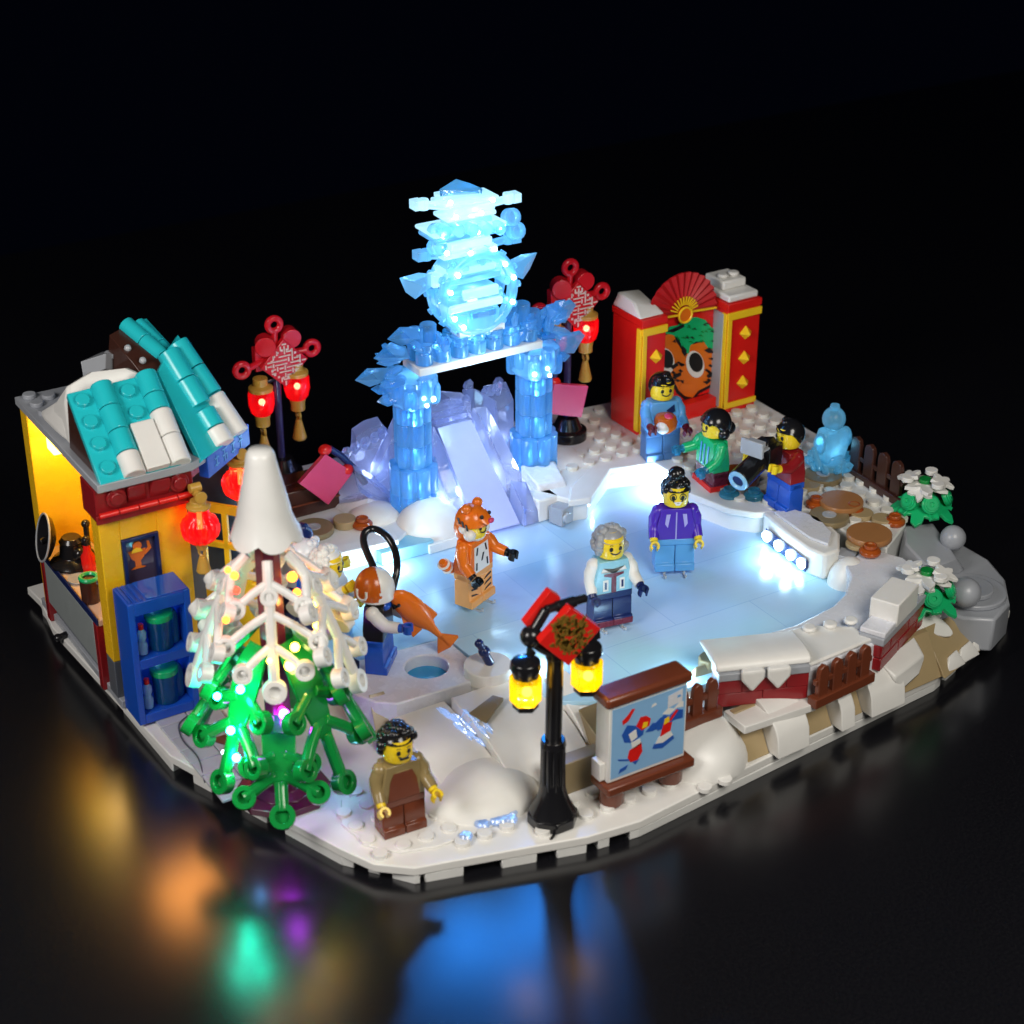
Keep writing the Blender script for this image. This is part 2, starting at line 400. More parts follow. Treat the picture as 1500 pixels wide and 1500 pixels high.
# banks round the ice
back = [(16.2,16.6),(17.3,14.6),(18.2,14.4),(20.8,16.5),(23.3,15.9),(23.4,14.2),(22.8,13.2),(22.8,12.0),(23.4,9.9),(24.2,9.0),(25.6,8.6),(26.6,7.6),(26.4,4.4),(27.0,2.9),(29.3,4.2),(31,6),(31.2,10),(32.2,13),(32.3,22.3),(16.2,24)]
ground(MB().prism(back, 2.2, 4.0), 'snow_bank', 'snow', .07)
# rim plate overhanging the ice
def inset(poly, d):
    c = Vector((sum(p[0] for p in poly)/len(poly), sum(p[1] for p in poly)/len(poly)))
    return [tuple(Vector(p)+(c-Vector(p)).normalized()*d) for p in poly]
mb = MB()
rim = [(17.1,14.4),(18.2,14.1),(20.8,16.25),(23.1,15.7),(23.15,14.2),(22.55,13.2),(22.55,12.0),(23.2,9.7),(24.0,8.75),(24.9,8.4),(24.4,9.6),(23.6,12),(23.7,13.2),(24.2,14.4),(24.1,16.5),(20.8,17.4),(18,15.6)]
ground(mb.prism(rim, 3.7, 4.05), 'snow_rim', 'white', .06)
plate_pts = [(x+.2, y+.3, 4.0) for x in range(17, 32) for y in range(9, 23) if inside((x+.2, y+.3), back) and not inside((x+.2,y+.3), rim)
             and not (23.9 < x+.2 < 31.9 and 18.5 < y+.3 < 21.6) and not (x+.2 < 18.6 and y < 17) and not ((x+.2-20.9)**2+(y+.3-20.3)**2 < 1.6)]
plate_pts += [(x+.4, y+.6, 4.0) for x in range(26, 31) for y in range(3, 9) if inside((x+.4, y+.6), back)]
ground(MB().studs(plate_pts, 12), 'snow_bank_studs', plastic('snow_stud_plastic', (.74,.72,.66), .3), .02)
left = [(1.9,17.0),(5.0,15.9),(8.6,15.9),(9.6,16.6),(9.8,18),(16.4,18.4),(16.4,25.4),(2,25.6)]
ground(MB().prism(left, 2.2, 3.55), 'snow_bank', 'snow', .07)
ground(MB().prism([(4.4,15.9),(8.5,15.55),(8.7,16.1),(4.6,16.7)], 3.56, 3.85), 'snow_rim', 'white', .05)
ground(MB().prism([(7.5,15.4),(10.2,15.3),(10.2,16.4),(7.5,16.4)], 2.81, 3.45), 'ice_wall', plastic('pale_cyan_ice', (.30,.60,.72), .2), .03)
ground(MB().bx(9.9,12.7,15.2,16.4,2.81,3.3), 'snow_rim', 'white', .05)
# right-hand snow field between wall and rink
field = [(14.0,-1.5),(15.6,-.2),(16.6,.1),(19.2,-.1),(21.6,.3),(22.7,.8),(24.0,1.9),(24.5,2.9),(26.4,3.6),(27.2,2),(26.8,-.5),(25,-1.2),(21.4,-3.0),(17.6,-3.2)]
ground(MB().prism(field, 2.5, 3.9), 'snow_field', 'cream', .1)
ground(MB().prism([(14.4,-1.5),(16.8,-.4),(19.4,-.6),(21.0,-1.7),(21.2,-2.9),(17.7,-3.1)], 3.9, 4.1).studs([(19.2+i*.95, -1.0-i*.22, 4.1) for i in range(3)]), 'snow_field', 'white', .08)
ground(MB().dome((24.9,3.0,2.8), 1.0, .9, 1.25), 'snow_mound', 'white', 0)
# tan stones breaking through beside the ice
ground(MB().prism([(16.0,.1),(16.5,.55),(19.2,.25),(20.6,.35),(20.4,-.2),(16.4,-.2)], 2.5, 3.6), 'tan_rock', 'dtan', .06)
x, y, z = (15.170, 0.492, 3.200); ground(MB().cyl((x,y,2.5),(x,y,3.3),.5,n=8).hull([(x-1.2,y-.5,2.5),(x+.6,y-.6,2.5),(x-1.0,y+.3,2.5),(x+.6,y+.4,2.5),(x-.9,y-.2,3.2),(x+.4,y-.2,3.1)]), 'tan_rock', 'dtan', .05)
ground(MB().dome((x+1.3,y-.9,2.5), 1.3, .9, 1.25), 'snow_mound', 'white', 0)
ground(MB().hull([(10.0,-.6,2.4),(13.4,-1.3,2.4),(13.2,-.1,2.4),(10.2,.5,2.4),(10.3,-.1,3.1),(13.0,-.8,3.2),(12.9,-.4,3.1),(10.6,.2,2.95)]), 'snow_drift', 'white', .12)

# ---- front slopes
def curved(x0, x1, yb, yf, z0, z1, n=10, p=.5, shear=0):
    """curved slope brick: high at yb, falling to the front yf"""
    prof = [(yb, z0), (yb, z1)]
    for i in range(1, n+1):
        u = i/n; prof.append((yb+(yf-yb)*u, z0+.02+(z1-z0-.02)*(1-u**2)**p))
    m = MB(); m.prism(prof, x0, x1, lambda a, b, c: (c, a+(c-x0)*shear, b)); return m
ground(curved(2.1, 4.7, 4.7, -.4, .81, 2.35), 'snow_slope', 'white', .05)
ground(curved(4.74, 8.5, 4.2, -1.0, .81, 2.75, p=.6), 'snow_slope', 'white', .05)
ground(curved(8.6, 9.7, 3.2, -.4, .81, 3.0, p=.6), 'snow_slope', 'white', .05)
ground(MB().dome((3.75,.35,.8), 2.6, 2.3, 1.12), 'snow_mound', plastic('mound_white', (.78,.77,.73), .5), 0)
ground(MB().dome((12.7,-1.5,.8), 2.3, 2.75, 1.8), 'snow_mound', 'white', 0)
ground(MB().bx(5.9,9.6,-1.7,-1.02,.81,2.3).hull([(8.6,-.9,2.3),(9.7,-.9,2.3),(9.7,.6,2.9),(8.6,.6,2.9),(8.6,-.9,.81),(9.7,-.9,.81),(9.7,.6,.81)]), 'tan_rock', 'dtan', .04)
ground(MB().hull([(4.655, 2.631, 2.900),(6.121, 3.144, 3.000),(6.396, 2.737, 3.000),(5.040, 1.881, 2.700),(6.3,4.0,.9),(7.2,4.3,.9)]).hull([(1.855, 5.938, 2.900),(2.525, 5.888, 2.900),(2.699, 5.183, 2.300),(2.194, 5.551, 2.200),(1.6,4.7,.9),(2.6,4.6,.9)]), 'tan_rock', 'dtan', .03)
def fy(x): return -4.25+(x-14)*.06
for x0, x1, m, k in ((14.1,15.25,'tan',0),(15.28,17.0,'white',1),(17.03,18.75,'tan',0),(18.78,19.55,'white',1),(19.58,20.5,'tan',0),(20.53,22.5,'white',1),(22.53,25.3,'tan',0)):
    f = fy((x0+x1)/2)
    if k: ground(curved(x0, x1, f+1.9, f-.1, .81, 2.85, n=14, p=.42, shear=.06), 'snow_slope', 'white', .04)
    else: ground(MB().prism([(f+1.9,.81),(f+1.9,2.6),(f+1.6,2.6),(f+.5,.81)], x0, x1, lambda a,b,c: (c, a+(c-x0)*.06, b)), 'tan_rock', 'tan', .03)
ground(MB().hull([(25.3,-3.2,.81),(28.6,-2.2,.81),(27.2,-1.2,2.4),(25.3,-1.6,2.6),(25.3,-.8,.81),(27.4,-.9,.81)]), 'tan_rock', 'tan', .04)
ground(MB().hull([(13.9,-2.2,2.2),(17.5,-3.75,2.2),(17.3,-2.4,2.2),(13.9,-3.6,2.2),(13.9,-2.2,2.55),(17.5,-3.75,2.55),(17.3,-2.4,2.55),(13.9,-3.6,2.55)]), 'snow_ledge', 'white', .04)
def petal(mb, c, d, L, w, up):
    c, d, up = Vector(c), Vector(d).normalized(), Vector(up).normalized(); v = up.cross(d)
    pts = []
    for i in range(14):
        a = 2*PI*i/14; k = w*(.62+.38*math.cos(a/2)**2); pts.append(c+d*L*.5*(1-math.cos(a))*1+v*k*math.sin(a))
    mb.hull(pts+[p+up*.16 for p in pts]); return mb
ground(petal(petal(MB(), (25.111, -0.767, 2.750), (-.2,-1,-.7), 1.9, .62, (0,-.7,.8)), (25.558, -0.943, 2.700), (.75,-.6,-.5), 1.7, .6, (.1,-.7,.8)), 'snow_drift', 'white', .06)
ground(petal(petal(MB(), (28.184, 0.122, 2.600), (.1,-1,-.6), 1.5, .6, (0,-.7,.8)), (27.756, 0.240, 2.600), (-.7,-.8,-.5), 1.3, .5, (0,-.7,.8)), 'snow_drift', 'white', .06)
ground(MB().hull([(21.9,-3.6,2.0),(24.2,-2.9,2.0),(24.4,-2.0,2.7),(21.6,-2.9,2.7),(21.9,-3.6,2.3),(24.2,-2.9,2.25),(23.6,-3.3,1.6),(22.6,-3.6,1.5)]), 'snow_drift', 'white', .1)
mb = MB()
for x, y, w in ((26.3,-3.0,.7),(27.3,-2.75,.8),(28.3,-2.4,.6)): mb.hull([(x-w,y,.81),(x+w,y+.25,.81),(x-w*.7,y+.7,.81),(x+w*.8,y+.9,.81),(x-w*.4,y+.4,1.45),(x+w*.5,y+.6,1.5),(x,y+.2,1.25)])
ground(mb, 'snow_drift', 'white', .06)
# grey rock at the right end
rock = [(27.5,-1.7),(28.6,-2.6),(30.2,-1.9),(31.6,-.2),(32.3,1.6),(32.3,4.4),(31.4,6.4),(28.9,4.7),(27.2,2.9),(27.0,0)]
ground(MB().prism(rock, .81, 2.5), 'grey_rock', 'grey', .12)
ground(MB().prism(circ((29.3,-.4), 1.55, 28), 2.5, 2.75).prism(circ((29.2,-.5), .95, 24), 2.75, 3.0), 'grey_rock', 'grey', .06)
ground(MB().hull([(27.6,.9,2.5),(30.6,1.4,2.5),(31.4,4.2,2.5),(29.3,4.4,2.5),(28.0,3.2,2.5),(28.0,1.1,3.5),(30.0,1.4,3.3),(31.2,4.4,3.5),(29.3,4.3,3.9),(28.2,3.0,3.9)]), 'grey_rock', 'grey', .1)
def orb(p, r): return MB().sph(p, r, 20)
single(orb((28.006, -1.251, 3.400), .68), 'rock_ball', 'grey', 'smooth grey ball on the low round rock near the lower snowy shrub', 'ball', 'grey balls on the rock', bevel=0)
single(orb((30.682, 2.461, 3.700), .6), 'rock_ball', 'grey', 'smooth grey ball at the far outer edge of the rock by the upper snowy shrub', 'ball', 'grey balls on the rock', bevel=0)
# grey hinge bricks set in the rim
for i, (p, rz, l) in enumerate((((24.287, 9.954, 3.400), .9, 'grey hinge brick set in the curved white rim below the seated green figure'), ((25.370, 3.739, 3.400), .6, 'grey hinge brick at the right end of the lit white kerb block'), ((16.899, 14.706, 3.300), .3, 'grey hinge brick at the right foot of the ice slide'), ((23.927, 15.327, 3.500), -.3, 'pale hinge brick in the rim behind the purple skater'))):
    t = thing('hinge_brick', l, 'brick', p, rz, 'hinge bricks in the rink rim')
    MB().bx(-.42,.42,-.42,.42,-.45,.45).obj('block', 'grey', t)
    MB().cyl((-.15,-.42,0),(-.15,-.6,0),.26).obj('stud', 'silver', t, .02)
# white kerb block with the strip of lights
t = thing('kerb_block', 'white rounded kerb block with a strip of glowing lights facing the ice', 'kerb block', (25,6,2.8), world=True)
kb = [(24.25,8.5),(25.7,8.1),(26.3,6.6),(25.9,4.9),(24.9,3.75),(24.0,3.7),(23.75,4.6),(23.9,6.6)]
MB().prism(kb, 2.8, 4.15).obj('block', 'white', t, .12)
MB().prism([(24.5,8.0),(25.5,7.7),(25.9,6.5),(25.5,5.0),(24.6,4.2),(24.3,5.2),(24.4,6.8)], 4.15, 4.3).obj('top_tile', 'cream', t, .05)
MB().hull([(23.95,7.9,2.95),(23.62,4.5,2.95),(23.95,7.9,3.65),(23.62,4.5,3.65),(24.2,7.9,3.3),(23.9,4.5,3.3)]).obj('strip_backing', 'dblue', t, .02)
for k, y in enumerate((7.7,6.7,5.7,4.8)):
    MB().cyl((23.98-.33*(7.9-y)/3.4, y, 3.3), (23.8-.33*(7.9-y)/3.4, y, 3.28), .26, n=14).obj('lamp', 'led_w', t, .04)
led((22.9,6.4,3.35), (.62,.86,1), 70, .3); led((22.9,5.0,3.35), (.62,.86,1), 50, .3)
# clear streaks, glow put into them, running down the slope from the fishing platform
def slope_top(x, y):
    if x < 4.72: u = min(1, max(0, (4.7-y)/5.1)); return .83+1.54*math.sqrt(1-u*u)
    u = min(1, max(0, (4.2-y)/5.2)); return .83+1.94*(1-u*u)**.6
m = MB(); r = random.Random(12)
for i in range(56):
    f = r.random(); w = .15+.75*f; x = 4.25+.55*f+r.uniform(-w,w)*.55; y = 4.0-2.3*f+r.uniform(-w,w)*.3
    l = r.uniform(.3,.75); a, b = (x-.05*l, y+.5*l), (x+.12*l, y-.5*l)
    m.tube([(a[0],a[1],slope_top(*a)), (x,y,slope_top(x,y)+.05), (b[0],b[1],slope_top(*b))], [.02,r.uniform(.05,.09),.02], 6)
single(m, 'clear_streak', clear('streak_clear', 'e4f0ff', .45, .25, 'a8c8ff', .5), 'pale clear streaks running down the white slope below the fishing hole', 'ice', bevel=0)
m = MB()
for i in range(12):
    x, y = r.uniform(1.6,4.2), r.uniform(-2.2,-1.2)+0; m.lathe([(.26,.0),(.28,.12),(.2,.2)], (x,y,.9), n=10)
single(m, 'clear_bits', clear('bits_clear', 'e4f0ff', .45, .2, 'a8c8ff', .5), 'scatter of clear bits on the studs right of the apron figure', 'ice', bevel=0)  # small clear bits with glow put into their material
# ---- loose stones on the paths
def stone(p, r, h, m, hole, label, name='stepping_stone', grp='round stepping stones'):
    t = thing(name, label, 'stepping stone' if name == 'stepping_stone' else 'stone', (p[0], p[1], p[2]), 0, grp)
    MB().lathe([(r*.97, 0), (r, .06), (r, h-.06), (r*.97, h)], n=28).obj('disc', m, t, .02)
    if hole: MB().lathe([(.34, h), (.34, h+.03), (.2, h+.03), (.2, h+.012)], n=16).obj('hub', 'silver', t, 0)
stone((25.414, 11.898, 4.000), 1.05, .45, 'brown', 0, 'dark brown round stone behind the seated green figure')
stone((27.749, 7.020, 4.200), 1.05, .3, 'nougat', 0, 'wide nougat brown round stone nearest the ice statue and fence')
stone((26.694, 3.815, 4.200), 1.05, .3, 'nougat', 0, 'wide nougat brown round stone nearest the kerb block corner')
stone((29.064, 9.925, 4.000), .95, .3, 'dtan', 1, 'dark tan holed stone just in front of the ice statue')
stone((26.515, 6.425, 4.000), .95, .3, 'dtan', 1, 'dark tan holed stone between the two nougat brown stones')
stone((28.059, 5.885, 4.000), .55, .25, 'tan', 0, 'small tan stone between two reddish stones', grp='small tan stones')
stone((28.465, 4.907, 4.000), .5, .3, 'tan', 0, 'small tan stone at the outer side of the nougat stone', grp='small tan stones')
stone((25.976, 3.762, 4.000), .55, .2, 'tan', 0, 'small tan stone below the front nougat stone', grp='small tan stones')
stone((27.872, 9.521, 4.000), .55, .25, 'tan', 0, 'small tan stone behind the figure with the camera', grp='small tan stones')
stone((5.691, 18.736, 3.550), .95, .3, 'dtan', 1, 'dark tan holed stone beside the tree top and brown box')
stone((7.233, 18.594, 3.550), .55, .4, 'tan', 0, 'small tan stone in front of the dark brown box', grp='small tan stones')
def pebble(p, label, m='amber', grp='glossy reddish studs'):
    t = thing('round_stud', label, 'stud', p, 0, grp)
    MB().lathe([(.42,0),(.5,.1),(.5,.22),(.36,.34)], n=18).obj('base', m, t, .02)
    MB().lathe([(.3,.34),(.3,.5),(.22,.52),(.2,.44)], n=16).obj('top', m, t, .02)
for p, l in (((26.897, 7.831, 4.000), 'glossy reddish stud behind the legs of the blue trousered figure'), ((27.959, 6.355, 4.000), 'glossy reddish stud between the two nougat stones'), ((28.864, 4.503, 4.000), 'glossy reddish stud below the upper snowy shrub'),
             ((25.937, 2.872, 4.000), 'glossy reddish stud at the lower end of the path near the ice'), ((7.884, 18.033, 3.550), 'glossy reddish stud on the snow left of the ice arch')): pebble(p, l)
pebble((23.984, 10.791, 4.000), 'clear blue stud right of the red legs of the seated figure', 'cyan', 'clear blue studs'); pebble((24.903, 10.059, 4.000), 'clear blue stud next to the feet of the figure with the camera', 'cyan', 'clear blue studs')

# ================================================================ the hut
hut = thing('snowy_hut', 'yellow market hut with turquoise tiled roof half covered in snow', 'hut', (-2,18,.8), world=True)
MB().bx(-6.15,1.8,13.3,23.6,.82,1.2).obj('floor', 'grey', hut)
w = MB().bx(-6.1,.6,22.3,23.15,1.2,11.2).obj('back_wall', 'yellow', hut)
MB().bx(-2.3,-1.9,16.6,22.3,1.2,11.2).obj('side_wall', 'yellow', hut)
# front wall with its window opening
fw = MB()
wx0, wx1, wz0, wz1 = (-5.324, 13.600, 8.333)[0], (-3.729, 13.600, 7.879)[0], 5.6, 8.6
fw.bx(-6.2,wx0,13.6,14.5,3.0,9.7).bx(wx1,-2.35,13.6,14.5,3.0,9.7).bx(wx0,wx1,13.6,14.5,3.0,wz0).bx(wx0,wx1,13.6,14.5,wz1,9.7)
fw.obj('front_wall', 'yellow', hut)
win = MB().bx(wx0,wx0+.16,13.5,14.0,wz0,wz1).bx(wx1-.16,wx1,13.5,14.0,wz0,wz1).bx(wx0+.16,wx1-.16,13.5,14.0,wz1-.16,wz1).bx(wx0+.16,wx1-.16,13.5,14.0,wz0,wz0+.16).obj('window_frame', 'dblue', hut, .02)
MB().bx(wx0+.16,wx1-.16,13.75,13.85,wz0+.16,wz1-.16).obj('pane', plastic('window_print', (.06,.045,.09), .06), win, 0)
# orange bowl motif printed in the window
cx = (wx0+wx1)/2-.1
MB().prism([(cx-.42,7.9),(cx+.35,7.9),(cx+.25,7.55),(cx+.1,7.4),(cx+.1,7.15),(cx+.3,7.05),(cx-.35,7.05),(cx-.15,7.15),(cx-.15,7.4),(cx-.3,7.55)], 13.70, 13.748, lambda a,b,c:(a,c,b)).prism(circ((cx,8.1),.2,12), 13.70, 13.748, lambda a,b,c:(a,c,b)).prism([(cx+.3,7.6),(cx+.6,7.85),(cx+.52,8.2),(cx+.42,8.2),(cx+.45,7.9),(cx+.28,7.75)], 13.70, 13.748, lambda a,b,c:(a,c,b)).obj('window_motif', 'orange', win, 0)
MB().prism([(cx-.3,7.84),(cx+.2,7.84),(cx+.12,7.98),(cx-.05,8.04),(cx-.22,7.98)], 13.64, 13.69, lambda a,b,c:(a,c,b)).obj('window_motif', 'yell', win, 0)
MB().bx(-6.2,-2.35,13.62,14.5,1.2,2.98).obj('plinth', 'dgrey', hut)
MB().bx(-2.33,-1.7,13.9,14.5,1.2,9.7).obj('door_post', 'dgrey', hut)
# dark red cornice with rolled bricks and bright red lip
co = MB().bx(-6.3,-2.1,13.35,15.0,9.72,11.2).obj('cornice', 'dred', hut)
MB().bx(-6.36,-2.04,13.2,13.34,9.72,10.1).obj('cornice_lip', 'dred', co)
mb = MB()
for i in range(5): mb.cyl((-6.25+i*.84,13.12,10.15), (-6.25+i*.84+.8,13.12,10.15), .13, n=10)
mb.obj('cornice_trim', 'red', co, .02)
mb = MB()
for x in (-5.45,-2.75): mb.cyl((x,13.35,10.75),(x,13.15,10.75),.42,n=20).cyl((x,13.2,10.75),(x,13.02,10.75),.28,n=18)
for x, s in ((-4.55,1),(-3.6,-1)): mb.hull([(x-.42,13.35,10.3),(x+.42,13.35,10.3),(x-.42,13.35,11.15),(x+.42,13.35,11.15),(x-.42*s,13.0,10.95),(x-.42*s,13.0,11.15),(x+.3*s,13.1,11.15)])
mb.obj('cornice_scroll', 'dred', co)
# roof deck and roof slopes
sl = [(-6.25,13.0),(-2.2,13.0),(-1.5,13.4),(.5,15.2),(.7,16.5),(.7,23.2),(-6.25,23.2)]
MB().prism(sl, 11.22, 11.58).studs([(-5.7,20.8,11.58),(-5.7,21.8,11.58),(-5.0,22.3,11.58),(-5.7,22.8,11.58)]).obj('roof_deck', 'grey', hut)
MB().hull([(-4.444, 19.000, 14.366),(-3.320, 19.000, 14.492),(-3.391, 19.000, 13.821),(-4.411, 19.000, 13.582),(-2.930, 20.600, 13.932),(-1.572, 20.600, 13.540),(-1.656, 20.600, 12.690)]).studs([(-2.895, 19.600, 14.060)]).obj('roof_brick', 'grey', hut)
def slope(TL, TR, BR, BL, cols, par, key, thick=.3):
    """roof slope of ridged tiles; cols: per column a list of (kind, v0, v1, colour)"""
    TL, TR, BR, BL = map(Vector, (TL, TR, BR, BL)); n = (BL-TL).cross(TR-TL).normalized()
    if n.z < 0: n = -n
    P = lambda u, v: (TL*(1-u)+TR*u)*(1-v)+(BL*(1-u)+BR*u)*v
    out = {'teal': MB(), 'white': MB()}
    out['teal'].hull([q+n*d for q in (TL,TR,BR,BL) for d in (0,-thick)])
    k = len(cols)
    for i, col in enumerate(cols):
        uc = (i+.5)/k; r = ((TR-TL).length+(BR-BL).length)/2/k*.5
        for kind, v0, v1, c in col:
            a, b = P(uc, v0), P(uc, v1); mb = out[c]
            if kind == 'r': mb.cyl(a+n*(.0), b+n*(.0), r*.97, n=20)
            elif kind == 's': mb.cyl(a-n*.02, a+n*.22, .3, n=16)
            elif kind == 'f': mb.hull([P(i/k, v0)+n*d for d in (.0,.3)]+[P((i+1)/k, v0)+n*d for d in (.0,.3)]+[P(i/k, v1)+n*d for d in (.0,.34)]+[P((i+1)/k, v1)+n*d for d in (.0,.34)])
    o = out['teal'].obj('roof', 'teal', par, .03)
    if len(out['white'].bm.verts): out['white'].obj('roof_snow', 'white', o, .05)
    else: out['white'].bm.free()
    return o
T1, T2, B2, B1 = (-5.95,16.5,14.2), (-2.1,16.5,14.3), (-2.2,13.0,11.66), (-6.1,13.0,11.6)
s4 = lambda vs: [('s', v, v, 'teal') for v in vs]
slope(T1, T2, B2, B1, [s4((.12,.36,.6,.86)), [('r',.0,.26,'teal'),('r',.27,.52,'teal'),('r',.53,.76,'teal'),('r',.77,1,'white')], s4((.14,.38))+[('f',.5,1,'white'),('s',.82,.82,'white')], [('r',0,.24,'teal'),('r',.25,.42,'teal'),('r',.43,.7,'white'),('r',.71,1,'white')]], hut, 0)
MB().hull([(-5.98,16.5,13.9),(-5.98,13.2,11.6),(-5.98,16.9,11.6),(-2.2,16.5,13.9),(-2.2,13.2,11.6),(-2.2,16.9,11.6)]).obj('gable', 'dbrown', hut)
slope((-2.05,16.4,14.35), (-.35,18.2,15.0), (1.15,15.2,11.4), (-1.75,13.1,11.5), [s4(()), [('r',.0,.3,'teal'),('r',.31,.58,'teal'),('r',.64,.82,'teal'),('r',.83,1.0,'white')], [('r',.03,.3,'teal'),('r',.31,.58,'teal'),('r',.6,1.0,'white')]], hut, 0)
slope((-2.169, 20.000, 15.174), (-0.868, 20.500, 15.078), (1.171, 16.300, 11.693), (-1.066, 16.600, 14.022), [[('r',0,.3,'teal'),('r',.31,.6,'teal')], [('r',.04,.33,'teal'),('r',.34,.66,'teal'),('r',.67,.9,'white')], s4(())], hut, 0)
slope((-0.953, 16.900, 13.887), (0.769, 16.200, 12.813), (0.347, 15.000, 10.937), (-0.987, 14.600, 11.179), [s4(()), s4(())], hut, 0)
MB().hull([(-2.883, 19.600, 15.057),(-2.179, 20.000, 15.082),(-1.374, 17.600, 14.193),(-1.750, 17.200, 13.862),(-2.542, 17.200, 14.133),(-2.700, 19.400, 14.621),(-3.2,20,12),(-1.6,17.2,12)]).obj('roof_beam', 'dbrown', hut)
MB().sph((-2.483, 18.600, 14.700), .16, 8).sph((-2.233, 17.600, 14.445), .16, 8).obj('roof_glint', 'silver', hut, 0)  # silver balls put in for two white highlights on the beam
mb = MB(); mb.hull([(-5.834, 17.300, 13.465),(-5.572, 17.600, 14.057),(-4.527, 17.800, 14.359),(-2.893, 17.400, 14.355),(-2.612, 17.000, 14.222),(-2.656, 17.000, 13.769),(-5.9,17.0,11.6),(-2.6,17.0,11.6),(-5.9,20.2,11.6),(-2.6,20.2,11.6)])
mb.hull([(-6.205, 19.500, 12.017),(-5.503, 19.000, 12.894),(-5.829, 17.600, 12.576),(-5.9,17.2,11.6),(-5.9,21,11.6),(-4.8,21,11.6)])
mb.obj('roof_snow', 'white', hut, .15)
# corner entrance: black sheet put in for the dark inside, open lattice door, blue shop sign
MB().bx(-1.9,1.6,17.2,17.6,1.2,11.2).obj('dark_backing', 'black', hut)
MB().hull([(-2.1,13.8,10.4),(1.2,16.4,10.4),(-2.1,13.8,11.2),(1.2,16.4,11.2),(-2.2,15,10.4),(.6,17,10.4),(-2.2,15,11.2),(.6,17,11.2)]).obj('eaves', 'dred', hut)
dv, dn = Vector((.64,-.77,0)), Vector((.77,.64,0)); d0 = Vector((-1.314, 15.200, 9.348)); d0.z = 0
def dslab(mb, a, b, z0, z1, th=.22): return mb.hull([d0+dv*u+dn*v+Vector((0,0,z)) for u in (a,b) for v in (0,th) for z in (z0,z1)])
ld = MB()
for z0, z1 in ((8.2,8.6),(6.5,6.8)): dslab(ld, 0, 3.2, z0, z1)
for a in (0, 1.1, 2.1, 3.0): dslab(ld, a, a+.25, 4.8, 8.25)
dslab(ld, 0, 3.25, 1.4, 5.0, .26)
ld.obj('lattice_door', 'yell', hut)
sv, sn = Vector((math.cos(R(37.5)), math.sin(R(37.5)), 0)), Vector((math.sin(R(37.5)), -math.cos(R(37.5)), 0))
s0 = Vector((-1.376, 13.400, 10.484))
def sslab(mb, a, b, c, d, h0, h1): return mb.hull([s0+sv*u+sn*v+Vector((0,0,z)) for u in (a,b) for v in (c,d) for z in (h0,h1)])
sg = sslab(MB(), 0, 3.6, -.45, 0, 0, .95).obj('shop_sign', 'blue', hut)
mb = MB()
for a, h, l, v in ((.7,.25,.0,.5),(.55,.3,.35,0),(.55,.6,.35,0),(1.35,.2,.0,.55),(1.2,.45,.4,0),(1.2,.72,.4,0),(1.55,.2,.0,.3),(2.1,.2,0,.55),(1.95,.3,.35,0),(1.95,.65,.35,0),(2.75,.2,.0,.55),(2.6,.5,.35,0),(2.6,.7,.3,0)):
    sslab(mb, a, a+max(l,.06), 0.005, .03, h, h+max(v,.06))
mb.obj('sign_lettering', 'mblue', sg, 0)
MB().bx(-5.6,-4.9,20.6,21.5,9.6,10.5).obj('warm_lamp', 'led_y', hut, .08)
led((-4.6,19.6,9.3), (1,.62,.2), 380, .5); led((-4.3,16.2,6.4), (1,.62,.2), 60, .3); led((0.6,15.2,8.5), (1,.55,.15), 60, .3)
# open-sided kitchen counter
t = thing('kitchen_counter', 'long grey counter with beige top along the open left side of the hut', 'counter', (-5.5,19,.8), world=True)
MB().bx(-6.25,-4.0,14.9,22.25,4.1,4.4).obj('worktop', 'beige', t)
MB().bx(-6.34,-6.26,14.9,22.25,4.15,4.5).obj('edge_trim', 'dblue', t, .02)
MB().bx(-6.3,-5.9,15.6,21.8,1.9,4.08).obj('front_panel', plastic('counter_grey', (.28,.31,.31), .35), t)
for y in (15.05,21.85): MB().bx(-6.32,-5.9,y,y+.45,.84,4.08).obj('post', 'dred', t)
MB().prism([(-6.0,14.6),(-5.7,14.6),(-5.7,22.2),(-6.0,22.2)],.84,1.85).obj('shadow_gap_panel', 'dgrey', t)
mb = MB().tube([(-6.567, 20.176, 0.900), (-6.077, 20.170, 1.000), (-5.743, 19.286, 1.100), (-5.165, 19.085, 1.200)], .16).sph((-6.567, 20.176, 0.900),.22,10)
single(mb, 'black_pipe', 'black', 'short black pipe poking out under the hut counter', 'pipe', bevel=0)
# wok set and bottle on the counter
t = thing('cooking_stove', 'glossy black round stove with a tall handle on the hut counter', 'stove', (-5.405, 20.261, 4.400))
MB().lathe([(1.0,0),(1.05,.12),(.9,.3),(.6,.45),(.5,1.1),(.55,1.15),(.4,1.35)], n=24).obj('body', 'black', t, .02)
MB().cyl((.65,-.3,.25),(.65,-.3,1.9),.13,n=10).sph((.65,-.3,1.95),.2,10).obj('handle', 'black', t, 0)
MB().sph((.15,-.55,.7),.3,12).sph((.55,-.5,.55),.3,12).obj('knob', 'black', t, 0)
p = (-6.019, 20.600, 5.697)
t = thing('wok', 'silver rimmed black wok tilted on its side at the counter end', 'wok', p)
MB().lathe([(0,0),(.5,.06),(.9,.25),(1.1,.5),(1.05,.52),(.85,.33),(.5,.14),(0,.09)], axis=(-.93,.1,.25), n=28).obj('pan', 'black', t, .01)
MB().torus(Vector((-.93,.1,.25)).normalized()*.52, (-.93,.1,.25), 1.07, .05, 32, 6).obj('rim', 'silver', t, 0)
MB().cyl((-.05,0,.12), (-.75,-.25,.1), .16, n=10).obj('handle', 'black', t, .02)
t = thing('sauce_bottle', 'small red bottle with dark cap behind the hut front wall', 'bottle', (-5.028, 19.299, 4.400))
